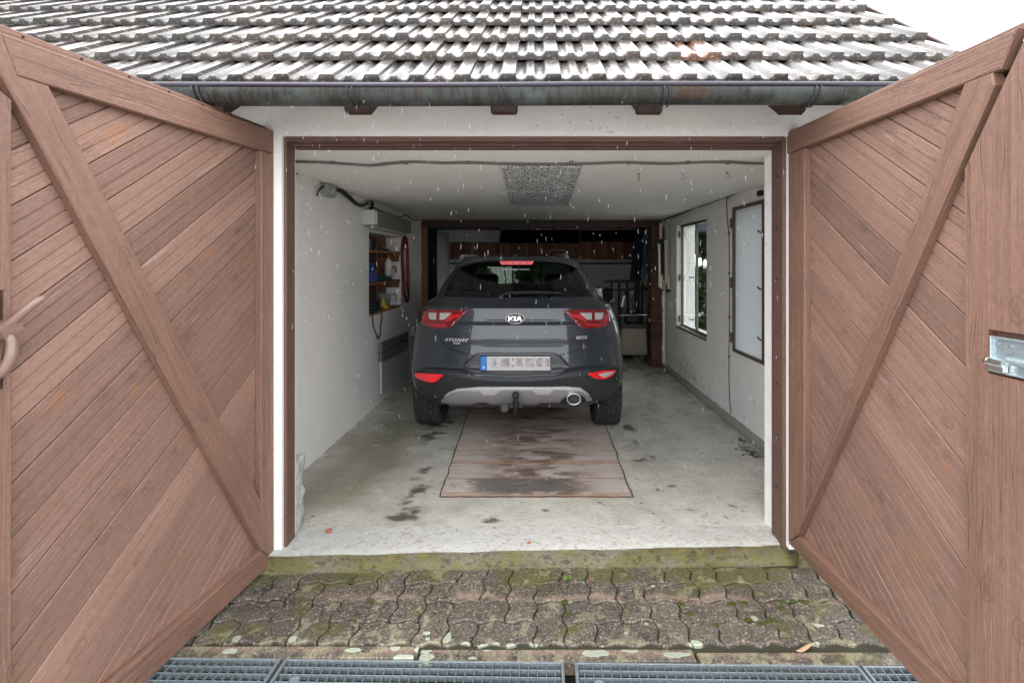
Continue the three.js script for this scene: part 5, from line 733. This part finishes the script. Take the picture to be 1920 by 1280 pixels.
  t = thing('tool_pile', 'dark hand tools lying in a heap on the top shelf', 'tools', [-1.70, s1, 5.4]); for (let k = 0; k < 5; k++) part(t, 'pliers', tube([V(-1.74 + 0.02 * k, s1 + 0.012, 5.22 + 0.05 * k), V(-1.70, s1 + 0.02 + 0.012 * (k % 3), 5.38 + 0.03 * k), V(-1.66 + 0.01 * (k % 2), s1 + 0.01, 5.56 + 0.02 * k)], 0.010 - 0.001 * k, 16, 8), k % 2 ? M.steel : M.black);
  t = thing('dark_tin', 'dark grey tin at the near end of the top shelf', 'tin', [-1.72, s1, 5.0]); part(t, 'tin', lt([[0, 0], [0.05, 0], [0.05, 0.11], [0, 0.11]], [-1.70, s1, -4.96]), mat({ rgb: [0.12, 0.13, 0.14], roughness: 0.5 })); part(t, 'tin_lid', lt([[0, 0.112], [0.052, 0.112], [0.052, 0.125], [0, 0.125]], [-1.70, s1, -4.96]), M.black);
  t = thing('cable_reel', 'dark green gear and cords piled on the niche sill', 'cord', [-1.68, s0, 5.0]); const cr = rng(31); for (let k = 0; k < 9; k++) { const g = new THREE.TorusGeometry(0.055 + 0.02 * cr(), 0.009, 8, 28); g.rotateX(Math.PI / 2 + 0.3 * (cr() - 0.5)); g.rotateZ(0.3 * (cr() - 0.5)); g.translate(-1.69 + 0.03 * cr(), s0 + 0.012 + 0.011 * k, -(4.96 + 0.10 * cr())); part(t, 'cord_turn', g, k % 3 ? M.cable : mat({ rgb: [0.012, 0.05, 0.045], roughness: 0.5 })); }
  part(t, 'cord_tail', tube([V(-1.66, s0 + 0.03, 5.08), V(-1.65, s0 + 0.02, 5.3), V(-1.63, s0 + 0.015, 5.45)], 0.010, 16, 8), M.cable);
  t = thing('power_cord', 'black cord loop hanging down from the niche sill', 'cord', [LW, 0.75, 4.9]); const lp = [[698, 590], [699, 605], [702, 618], [706, 628], [709, 633], [713, 628], [713, 615], [715, 602], [716, 590]].map(([x, y]) => PL(x, y, 0.014)); part(t, 'cord', tube([V(-1.66, s0 + 0.03, 4.98), ...lp, V(-1.66, s0 + 0.02, 5.2)], 0.0055, 60, 6), M.cable); part(t, 'cord_loop', new THREE.TorusGeometry(0.018, 0.004, 8, 20).rotateY(Math.PI / 2 - 0.5).translate(...PL(709, 632, 0.016).toArray()), M.cable);
  t = thing('red_hose', 'long red hose loop hanging on the wall beside the niche', 'hose', [LW, 1.3, 6.0]); part(t, 'hose', tube([[765, 536], [764.5, 500], [763, 465], [761, 448], [758.5, 445], [756.5, 452], [754, 470], [755, 500], [757, 530], [758, 552], [763, 562]].map(([x, y]) => PL(x, y, 0.02)), 0.020, 80, 10), mat({ rgb: [0.22, 0.012, 0.025], roughness: 0.45 })); part(t, 'hose_end', tube([[764.5, 536], [765.5, 550], [765, 563], [761, 565]].map(([x, y]) => PL(x, y, 0.02)), 0.013, 20, 8), M.black);
}
// panels leaning against the left wall
{
  const t = thing('leaning_panel', 'pale grey board leaning low against the left wall', 'board', [LW, 0, 6.0]), P = (x, y, o) => PL(x, y, o); const qd = (a, b, c, d, m, nm, th) => { const pts = [a, b, c, d].map((p) => [-p.z, p.y]); part(t, nm, uvGrain(wallX(pts, a.x - th, a.x, [], 0.004), UZ), m); };
  qd(P(716, 738, 0.05), P(768, 700, 0.05), P(768, 655, 0.05), P(716, 679, 0.05), mat({ ...tex(256, 256, 0.8, 0.8, plasterF([0.46, 0.475, 0.48], 611, 0.8)), bumpScale: 0.0015, roughness: 0.6 }), 'board', 0.03);
  const t2 = thing('grey_plank', 'dark weathered plank resting on top of the leaning board', 'plank', [LW, 0.6, 6.0]); const q2 = (pts, m, nm, o) => { const a = pts.map((p) => P(...p, o)); part(t2, nm, uvGrain(wallX(a.map((p) => [-p.z, p.y]), LW + o - 0.03, LW + o, [], 0.003), UZ), m); }; const gw = mat({ ...woodTex(256, 128, 1, 0.3, 621, { base: [0.16, 0.15, 0.14], grain: 0.7, knots: 2, cracks: 12, wearAt: 2, paleAt: 2 }), bumpScale: 0.002 });
  q2([[716, 662], [766, 634], [766, 622], [716, 643]], gw, 'plank', 0.055); q2([[716, 678], [766, 652], [766, 636], [716, 664]], gw, 'plank', 0.062);
  part(t2, 'bracket', box(LW, LW + 0.05, 0.50, 0.62, 6.42, 6.47, 0.004), M.greyPlastic);
}
// ---------- rear store ----------
{
  const bd = 9.24;
  let t = thing('board_band', 'band of upright brown boards across the rear wall', 'wall cladding', [0, 1.5, bd]); const y0 = H + (CY - 486) * bd / F, y1 = H + (CY - 452) * bd / F;
  const xa = (843 - CX) * bd / F, xb = (1198 - CX) * bd / F; let x = xa, k = 0; while (x < xb) { const w = 0.085 + 0.03 * R(); part(t, 'board', uvGrain(box(x, Math.min(xb, x + w - 0.004), y0 + rr(-0.01, 0.01), y1, bd - 0.03 + rr(-0.004, 0.004), bd, 0.002), UY, R(), R()), M.bandWood[k++ % 3]); x += w; }
  for (const px of [843, 886, 940, 988]) part(t, 'batten', box((px - CX) * bd / F - 0.015, (px - CX) * bd / F + 0.015, y0 - 0.05, y1 + 0.1, bd - 0.05, bd - 0.036, 0.002), M.greyPlastic);
  t = thing('wall_ledge', 'pale ledge with a black rail under the brown boards', 'ledge', [0.5, 1.45, bd]); part(t, 'ledge', box(-1.6, xb, y0 - 0.06, y0 - 0.015, bd - 0.08, bd, 0.004), M.greyWall); part(t, 'rail', cyl(V(-1.6, y0 - 0.075, bd - 0.06), V(xb, y0 - 0.075, bd - 0.06), 0.014, 10), M.black);
  t = thing('hung_boards', 'large dark brown boards hung under the rear ceiling', 'boards', [0.3, 1.9, 8]); for (const [a, b, yy0, yy1, d] of [[940, 1085, 431, 455, 7.8], [1087, 1190, 432, 452, 7.9]]) for (let q = 0; q < 3; q++) part(t, 'panel', uvGrain(box((a - CX) * d / F + 0.01 * q, (b - CX) * d / F, H + (CY - lerp(yy1, yy0, (q + 1) / 3)) * d / F, H + (CY - lerp(yy1, yy0, q / 3)) * d / F - 0.004, d - 0.02 * q, d + 0.03, 0.004), UX), M.darkWood);
  t = thing('grey_sheet', 'blue-grey board slung under the ceiling left of the dark boards', 'board', [-1.1, 1.9, 8]); part(t, 'sheet', (() => { const P = (x, y) => { const p = PX(x, y, 8.0); return [p.x, p.y]; }; const g = poly([P(812, 430), P(938, 430), P(946, 454), P(842, 453), P(842, 440)], -8.03, -8.0, 0.003); return uvGrain(g, UX); })(), mat({ ...tex(256, 256, 1, 1, plasterF([0.42, 0.44, 0.49], 631, 1)), roughness: 0.7 })); part(t, 'sheet_edge', bar(PX(812, 429, 7.96), PX(940, 429, 7.96), 0.03, 0.03), M.darkWood);
  t = thing('dark_sheet', 'black rippled sheet set in the dark gap beside the brown post', 'cloth', [-1.5, 0, K(6.5)]); { const g = new THREE.PlaneGeometry(0.13, 1.5, 26, 30), p = g.attributes.position; for (let i = 0; i < p.count; i++) { const u = p.getX(i), v = p.getY(i); p.setZ(i, 0.018 * Math.sin(u * 110 + 2 * v) + 0.01 * Math.sin(v * 7)); } g.computeVertexNormals(); g.translate(-1.468, 1.19, -K(6.46)); const m = mat({ rgb: [0.012, 0.013, 0.018], roughness: 0.9, side: THREE.DoubleSide }); part(t, 'cloth', g, m); part(t, 'sheet_rail', cyl(V(-1.54, 1.94, K(6.46)), V(-1.39, 1.94, K(6.46)), 0.01, 8), M.black); }  // black rippled sheet filling the dark gap right of the post
  t = thing('bow_saw', 'cream bow saw hanging on the brown boards', 'saw', [0.4, 1.5, 9.1]); { const d = 9.15, fr = mat({ rgb: [0.55, 0.46, 0.33], roughness: 0.4 }); part(t, 'saw_frame', tube([[1029, 482], [1029.5, 474], [1034, 469.5], [1041, 468.5], [1054, 468.5], [1060, 470], [1064, 474]].map(([x, y]) => PX(x, y, d)), 0.012, 40, 8), fr); part(t, 'saw_blade', bar(PX(1029, 481, d), PX(1064, 474, d), 0.004, 0.02, 0.001), M.steel); }
  const BL = M.black;
  t = thing('sack_truck', 'black sack truck standing upright beside the car', 'hand truck', [1.3, 0, 7.6]); { const d = 7.7, P = (x, y, o = 0) => PX(x, y, d + o); part(t, 'top_bar', bar(P(1133, 527), P(1197, 527), 0.035, 0.045, 0.008), BL); for (const x of [1147, 1161, 1176]) part(t, 'upright', bar(P(x, 527), P(x + (x - 1161) * 0.2 + 2, 664, 0.02), 0.04, 0.03, 0.008), BL); part(t, 'cross_bar', bar(P(1144, 543), P(1180, 543), 0.025, 0.03, 0.006), BL); part(t, 'cross_bar', bar(P(1146, 610), P(1182, 610), 0.025, 0.03, 0.006), BL); part(t, 'toe_plate', box(P(1146, 0).x, P(1184, 0).x, 0.0, 0.012, d - 0.22, d + 0.02, 0.003), BL); for (const x of [1141, 1188]) { const c = P(x, 0); part(t, 'wheel', new THREE.TorusGeometry(0.10, 0.035, 12, 28).rotateY(Math.PI / 2).translate(c.x, 0.135, -(d + 0.1)), M.rubber); } part(t, 'black_bag', new RoundedBoxGeometry(0.15, 0.24, 0.1, 3, 0.04).rotateZ(-0.35).translate(P(1136, 555).x, P(1136, 553).y, -(d - 0.08)), M.rubber); }
  t = thing('lawn_mower', 'hand lawn mower with a beige grass bag by the brick pier', 'lawn mower', [1.3, 0, 7.1]); {
    const d = 7.0, P = (x, y, o = 0) => PX(x, y, d + o), bag = mat({ ...tex(256, 256, 0.05, 0.05, (u, v, o) => { const k = 1 + 0.12 * Math.sin(u * 6.283 * 12) * Math.sin(v * 6.283 * 12); o[0] = 0.30 * k; o[1] = 0.27 * k; o[2] = 0.22 * k; o[3] = 0.5 + 0.4 * Math.sin(u * 75) * Math.sin(v * 75); }), roughness: 0.95, bumpScale: 0.001 });
    const b = new RoundedBoxGeometry(P(1214, 0).x - P(1165, 0).x, P(0, 613).y - P(0, 667).y, 0.34, 6, 0.04), p = b.attributes.position; for (let i = 0; i < p.count; i++) { const y = p.getY(i), k = 1 + 0.10 * Math.cos(y * 9) - 0.12 * y; p.setX(i, p.getX(i) * k); p.setZ(i, p.getZ(i) * k + 0.015 * Math.sin(p.getX(i) * 30 + y * 22)); } b.computeVertexNormals(); b.translate((P(1165, 0).x + P(1214, 0).x) / 2, P(0, 640).y, -(d + 0.17)); part(t, 'grass_bag', b, bag, 'beige fabric grass bag');
    part(t, 'bag_rim', bar(P(1163, 611, -0.01), P(1216, 611, -0.01), 0.05, 0.06, 0.012), BL);
    part(t, 'handle', tube([[1160, 664], [1163, 610], [1169, 560], [1174, 545], [1186, 541], [1207, 541], [1220, 546], [1226, 560], [1225, 580], [1219, 612], [1220, 664]].map(([x, y]) => P(x, y, 0.05)), 0.018, 90, 10), BL); part(t, 'handle_sleeve', tube([[1166, 575], [1168, 564], [1171, 554]].map(([x, y]) => P(x, y, 0.045)), 0.02, 12, 10), M.steel); part(t, 'handle_sleeve', tube([[1223, 550], [1226, 560], [1226, 572]].map(([x, y]) => P(x, y, 0.045)), 0.02, 12, 10), M.steel);
    part(t, 'chrome_bar', cyl(P(1163, 591, -0.0), P(1218, 590, -0.0), 0.012, 12), M.chrome);
    part(t, 'cable', tube([[1186, 541], [1184, 560], [1186, 580], [1181, 600], [1190, 612]].map(([x, y]) => P(x, y, 0.06)), 0.006, 30, 6), M.cable); part(t, 'motor', merge([new RoundedBoxGeometry(0.22, 0.16, 0.2, 3, 0.04).translate(P(1192, 0).x, P(0, 600).y, -(d + 0.25)), new RoundedBoxGeometry(0.08, 0.2, 0.1, 3, 0.03).translate(P(1222, 0).x, P(0, 575).y, -(d + 0.1))]), BL);
    for (const x of [1158, 1222]) part(t, 'wheel', new THREE.TorusGeometry(0.07, 0.03, 12, 24).rotateY(Math.PI / 2).translate(P(x, 0).x, 0.10, -(d + 0.30)), M.rubber);
  }
  t = thing('flank_reflection', 'yellow panel standing in for a reflection on the car flank', 'board', [0.95, 0, 5.7]); { const q = wallX([[5.3, 0.62], [6.2, 0.55], [6.25, 0.82], [5.75, 0.98]], 0.80, 0.815, [], 0.004); part(t, 'board', q, mat({ rgb: [0.30, 0.26, 0.02], roughness: 0.5 })); part(t, 'added_strut', box(0.815, 0.84, 0.0, 0.62, 5.8, 5.85, 0.004), M.black); }  // yellow panel added in place of a reflection on the car flank
  t = thing('hung_coat', 'dark blue coat hanging in the rear right corner', 'coat', [1.55, 1, 8]); { const d = 7.9; const g = new THREE.CylinderGeometry(0.10, 0.17, 0.95, 36, 24, true), p = g.attributes.position; for (let i = 0; i < p.count; i++) { const a = Math.atan2(p.getZ(i), p.getX(i)), y = p.getY(i), k = 1 + 0.16 * Math.sin(a * 7 + y * 3) * (0.6 - y); p.setX(i, p.getX(i) * k); p.setZ(i, p.getZ(i) * k * 0.6); } g.computeVertexNormals(); g.translate(PX(1203, 0, d).x, H + (CY - 470) * d / F, -d); part(t, 'coat', g, mat({ rgb: [0.02, 0.028, 0.045], roughness: 0.9, side: THREE.DoubleSide })); part(t, 'coat_hook', cyl(V(PX(1203, 0, d).x, 2.06, d), V(PX(1203, 0, d).x, 1.98, d), 0.012, 8), M.steel); }
  t = thing('folded_parasol', 'teal folded parasol hanging beside the coat', 'parasol', [1.65, 1, 7.4]); { const d = 7.35, c = mat({ rgb: [0.012, 0.12, 0.14], roughness: 0.8 }); for (const [x, y0, y1] of [[1209, 432, 523], [1216, 428, 498], [1220, 440, 498]]) part(t, 'fabric_fold', tube([PX(x, y0, d), PX(x + 1, (y0 + y1) / 2, d - 0.02), PX(x, y1, d)], 0.028, 24, 10, false, (q) => 0.7 + 0.5 * Math.sin(Math.PI * q)), c); part(t, 'pole', cyl(PX(1213, 420, d + 0.05), PX(1213, 530, d + 0.05), 0.014, 10), M.steel); }
  t = thing('hanging_coil', 'grey cable coil hanging under the parasol', 'cable', [1.6, 1.1, 7.4]); { const d = 7.3; for (let k = 0; k < 5; k++) part(t, 'coil_turn', new THREE.TorusGeometry(0.085 + 0.012 * k, 0.008, 8, 32).scale(0.8, 1.3 + 0.1 * k, 1).rotateZ(0.1 * (k - 2)).translate(PX(1216, 0, d).x + 0.006 * k, H + (CY - 512) * d / F - 0.02 * k, -(d + 0.012 * k)), M.cableGrey); part(t, 'hook', cyl(PX(1213, 497, d + 0.06), PX(1213, 497, d - 0.02), 0.008, 8), M.steel); }
  t = thing('garden_tools', 'long dark tool handles leaning in the rear corner', 'tools', [1.5, 0, 8]); for (const [x0, y0, x1, y1] of [[1198, 500, 1196, 640], [1192, 510, 1193, 640], [1205, 505, 1203, 650]]) part(t, 'shaft', cyl(PX(x0, y0, 7.9), PX(x1, y1, 7.7), 0.017, 10), M.rubber); part(t, 'tool_head', bar(PX(1190, 628, 7.7), PX(1206, 630, 7.7), 0.06, 0.1, 0.02), M.rubber);
  t = thing('deck_chair', 'folded cream deck chair with dark blue cloth hung on the right wall', 'deck chair', [1.7, 1.2, K(6.0)]); { const cream = mat({ rgb: [0.58, 0.52, 0.38], roughness: 0.55 }), pale = mat({ rgb: [0.42, 0.47, 0.36], roughness: 0.6 }), navy = mat({ rgb: [0.010, 0.014, 0.035], roughness: 0.9 }), d = K(5.95), P = (x, y, o = 0) => PX(x, y, d + o); part(t, 'slat', bar(P(1239, 418, 0.1), P(1239, 448, 0.1), 0.035, 0.03, 0.004), cream); part(t, 'slat', bar(P(1236, 457), P(1237, 538), 0.026, 0.03, 0.004), cream); part(t, 'slat', bar(P(1241, 515, 0.02), P(1240, 541, 0.02), 0.022, 0.03, 0.004), cream); part(t, 'slat', bar(P(1248, 449), P(1250, 534), 0.030, 0.03, 0.004), cream); part(t, 'slat', bar(P(1254, 520, -0.02), P(1254, 543, -0.02), 0.03, 0.03, 0.004), cream); part(t, 'frame_strip', bar(P(1251, 418, 0.05), P(1254, 522, 0.03), 0.03, 0.02, 0.004), pale); part(t, 'rubber_foot', bar(P(1240, 541), P(1240, 545), 0.05, 0.03, 0.004), M.rubber); part(t, 'rubber_foot', bar(P(1252, 541, -0.02), P(1254, 547, -0.02), 0.05, 0.03, 0.004), M.rubber); { const g = poly([[P(1237, 0).x, P(0, 449).y], [P(1247, 0).x, P(0, 447).y], [P(1246, 0).x, P(0, 480).y], [P(1246, 0).x, P(0, 515).y], [P(1241, 0).x, P(0, 510).y], [P(1239, 0).x, P(0, 470).y]], -d - 0.04, -d - 0.01, 0.008); part(t, 'cloth', g, navy); } part(t, 'wall_hook', cyl(P(1240, 420, 0.05), V(RWX, H + (CY - 420) * d / F, d + 0.05), 0.006, 8), M.steel); }
}
// ---------- small things lying about ----------
{
  const q = rng(71); let t = thing('floor_litter', 'brown bark and leaf crumbs along the foot of the right wall', 'litter', [1.6, 0, 3.7]); t.userData.kind = 'stuff'; const gs = [];
  for (let k = 0; k < 130; k++) { const px = 1440 - 70 * q() * q() - 3 * q(), py = 862 - 60 * q() - (1440 - px) * 0.2, [X, d] = onPlaneY(px, py, 0.003); if (X > 1.70) continue; const s = 0.004 + 0.014 * q() * q(), g = new THREE.BoxGeometry(s * (1 + 2 * q()), 0.003 + 0.003 * q(), s); g.rotateY(q() * 6); g.rotateZ(0.5 * (q() - 0.5)); g.translate(X, 0.004, -d); gs.push(g); } part(t, 'crumbs', merge(gs), mat({ rgb: [0.06, 0.035, 0.022], roughness: 0.9 })).userData.kind = 'stuff';
  const chip = (label, px, py, Y, s, c) => { const [X, d] = onPlaneY(px, py, Y), o = thing('brick_chip', label, 'brick chip', [X, Y, d]); part(o, 'chip', jitter(new THREE.BoxGeometry(s * 1.5, s, s, 3, 3, 3).rotateY(0.5).translate(X, Y + s * 0.4, -d), s * 0.2, 60, px), mat({ rgb: c, roughness: 0.9 })); };
  chip('orange-brown brick chip near the left jamb on the threshold', 617, 998, 0, 0.018, [0.30, 0.11, 0.06]); chip('tiny red brick chip in the middle of the threshold', 992, 1018, 0.0, 0.010, [0.38, 0.13, 0.08]);
  const leafG = (s) => { const sh = new THREE.Shape(); sh.moveTo(0, 0); sh.quadraticCurveTo(s * 0.25, s * 0.3, 0, s); sh.quadraticCurveTo(-s * 0.25, s * 0.3, 0, 0); const g = new THREE.ShapeGeometry(sh, 5); return g; };
  { const [X, d] = onPlaneY(1508, 1218, GY), o = thing('dead_leaf', 'pale brown curled leaf lying on the pavers near the drain', 'leaf', [X, GY, d]); const g = new THREE.PlaneGeometry(0.085, 0.018, 14, 4), p = g.attributes.position; for (let i = 0; i < p.count; i++) { const x = p.getX(i), y = p.getY(i) * Math.sqrt(Math.max(0, 1 - Math.pow(x / 0.043, 2))); p.setXYZ(i, x, y, 0.006 * Math.cos(y * 200) + 0.004 * Math.sin(x * 50)); } g.computeVertexNormals(); g.rotateX(-Math.PI / 2); g.rotateY(0.35); g.translate(X, GY + 0.006, -d); part(o, 'blade', g, mat({ rgb: [0.42, 0.25, 0.15], roughness: 0.7, side: THREE.DoubleSide })); part(o, 'stalk', cyl(V(X - 0.045, GY + 0.006, d + 0.015), V(X - 0.028, GY + 0.008, d + 0.01), 0.0012, 5), M.bark); }
  const weed = (label, px, py, n, s, c) => { const [X, d] = onPlaneY(px, py, GY), o = thing('weed', label, 'weed', [X, GY, d]); const gs2 = []; for (let k = 0; k < n; k++) { const g = leafG(s * (0.6 + 0.6 * q())); g.rotateX(-0.5 - 0.9 * q()); g.rotateY(q() * 6.28); g.translate(X + (q() - 0.5) * s * 1.4, GY + 0.002 + 0.012 * q(), -(d + (q() - 0.5) * s)); gs2.push(g); } part(o, 'leaves', merge(gs2), mat({ rgb: c, roughness: 0.6, side: THREE.DoubleSide })); part(o, 'stem', cyl(V(X, GY - 0.005, d), V(X, GY + 0.012, d), 0.002, 6), M.bark); };
  weed('bright green seedling growing in the joint between pavers', 1065, 1088, 22, 0.020, [0.12, 0.22, 0.02]); weed('dry orange seedling in a paver joint right of the green one', 1110, 1092, 12, 0.016, [0.30, 0.13, 0.04]); weed('tiny yellow leaf rosette at the foot of the threshold', 1099, 1065, 8, 0.012, [0.40, 0.34, 0.03]); weed('dry reddish seedling right of the middle in a joint', 1213, 1100, 10, 0.014, [0.26, 0.15, 0.05]); weed('dry brown tuft in the joint nearest the grates, at the right', 1275, 1130, 9, 0.016, [0.24, 0.10, 0.04]);
  const ms = thing('joint_moss', 'dark green moss cushions in the joints between the pavers', 'moss', [0, GY, 2.2]); ms.userData.kind = 'stuff'; const mg = []; for (const [x, y] of [[1060, 1128], [1370, 1132], [1395, 1130], [1470, 1127], [1490, 1127], [1510, 1128], [1440, 1166], [1455, 1163], [1430, 1170], [1345, 1170], [1278, 1133], [1064, 1150], [1405, 1162], [1290, 1150], [700, 1126], [655, 1090], [1465, 1140]]) for (let k = 0; k < 5; k++) { const [X, d] = onPlaneY(x + 12 * (q() - 0.5), y + 3 * (q() - 0.5), GY), g = new THREE.IcosahedronGeometry(0.005 + 0.006 * q(), 1); g.scale(1.5, 0.6, 1.1); g.translate(X, GY - 0.001, -d); mg.push(g); } part(ms, 'moss', merge(mg), mat({ ...tex(64, 64, 0.02, 0.02, (u, v, o) => { const a = fbm(u, v, 12, 12, 2, 701); o[0] = 0.05 + 0.05 * a; o[1] = 0.065 + 0.06 * a; o[2] = 0.012; o[3] = a; }), roughness: 1, bumpScale: 0.003 })).userData.kind = 'stuff';
}
// ---------- outside, behind the windows and across the drive ----------
{
  const q = rng(91), leaf = new THREE.PlaneGeometry(0.055, 0.09, 1, 2); { const p = leaf.attributes.position; for (let i = 0; i < p.count; i++) { const y = p.getY(i); p.setX(i, p.getX(i) * (1 - Math.abs(y) / 0.05)); p.setZ(i, 0.1 * y * y * 20); } } leaf.computeVertexNormals();
  const bush = (name, label, cat, X0, X1, Y0, Y1, d0, d1, n, mi, stems) => { const t = thing(name, label, cat, [(X0 + X1) / 2, -0.4, (d0 + d1) / 2]), m = new THREE.InstancedMesh(leaf, M.leaf[mi], n), o = new THREE.Object3D(), blobs = []; for (let k = 0; k < 26; k++) blobs.push([lerp(X0, X1, q()), lerp(Y0, Y1, Math.pow(q(), 0.8)), lerp(d0, d1, q()), 0.2 + 0.22 * q()]); for (let i = 0; i < n; i++) { const b = blobs[Math.floor(q() * 26)], th = q() * 6.28, ph = Math.acos(2 * q() - 1), r = b[3] * Math.cbrt(q()); o.position.set(b[0] + r * Math.sin(ph) * Math.cos(th) - t.position.x, b[1] + r * Math.cos(ph) - t.position.y, -b[2] + r * Math.sin(ph) * Math.sin(th) - t.position.z); o.rotation.set(q() * 6, q() * 6, q() * 6); o.scale.setScalar(1.1 + 1.1 * q()); o.updateMatrix(); m.setMatrixAt(i, o.matrix); } m.name = 'foliage'; m.userData.kind = 'stuff'; t.add(m); for (let k = 0; k < stems; k++) { const b = blobs[k]; part(t, 'stem', cyl(V(lerp((X0 + X1) / 2, b[0], 0.4), -0.42, (d0 + d1) / 2), V(b[0], b[1], b[2]), 0.02, 7, 0.008), M.bark); } return t; };
  bush('garden_bush', 'leafy green bush outside the far window', 'bush', 2.45, 3.5, 0.1, 2.2, 7.8, 8.8, 9000, 0, 9);
  bush('rear_hedge', 'yellow-green hedge seen through the car and the rear window', 'hedge', -1.5, 0.7, 0.2, 2.3, 10.0, 10.8, 7500, 2, 9);
  const w = thing('garden_wall', 'pale green house wall glimpsed through the far window', 'wall', [2.2, -0.4, 7.6]); part(w, 'wall', uvGrain(box(2.02, 2.345, -0.42, 1.86, 7.5, 7.7), UX), mat({ ...tex(256, 256, 2, 2, plasterF([0.26, 0.30, 0.235], 711, 2)), roughness: 0.9 })); part(w, 'eaves', box(2.02, 4.2, 1.88, 2.2, 6.9, 7.72, 0.01), mat({ rgb: [0.03, 0.03, 0.05], roughness: 0.6 }));
  // across the drive, mirrored in the tailgate
  const h = thing('neighbour_house', 'pale house with a dark roof across the drive', 'house', [1, -0.4, -24]); part(h, 'wall', uvGrain(box(-7, 9, -0.42, 2.6, -28, -24), UX), M.plaster); part(h, 'roof', (() => { const g = poly([[-7.5, 2.6], [9.5, 2.6], [8.2, 5], [-6.2, 5]], 23.8, 28.2, 0.02); return g; })(), mat({ rgb: [0.09, 0.05, 0.04], roughness: 0.8 })); for (const x of [-4, 0.5, 5]) { const wn = part(h, 'window', box(x, x + 1.3, 0.8, 2.0, -23.99, -23.94), M.whitePaint); part(wn, 'pane', box(x + 0.08, x + 1.22, 0.88, 1.92, -23.935, -23.925), M.black); }
  bush('front_hedge', 'clipped green hedge along the far side of the drive', 'hedge', -6, -2, -0.2, 0.7, -11, -10, 5000, 1, 9);
}
// falling sleet in the garage mouth
{
  const q = rng(17), g = new THREE.IcosahedronGeometry(1, 1), n = 460, m = new THREE.InstancedMesh(g, mat({ rgb: [0.86, 0.88, 0.90], roughness: 0.35, transmission: 0.8, thickness: 0 }), n), o = new THREE.Object3D();
  for (let i = 0; i < n; i++) { const d = 1.5 + 1.0 * q(), x = 470 + 1000 * q(), y = q() < 0.75 ? 190 + 420 * q() : 600 + 330 * q(), p = PX(x, y, d), s = (0.00042 + 0.0005 * q() * q()) * d / 2; o.position.copy(p); o.rotation.set(0.2 * (q() - 0.5), q() * 6, -0.12 + 0.16 * (q() - 0.5)); o.scale.set(s, s * (9 + 9 * q()), s); o.updateMatrix(); m.setMatrixAt(i, o.matrix); }
  const t = thing('sleet', 'white sleet falling across the garage mouth', 'sleet', [0, 0, 0]); t.userData.kind = 'stuff'; m.name = 'flakes'; m.userData.kind = 'stuff'; t.add(m);
}
renderer.render(scene, camera);
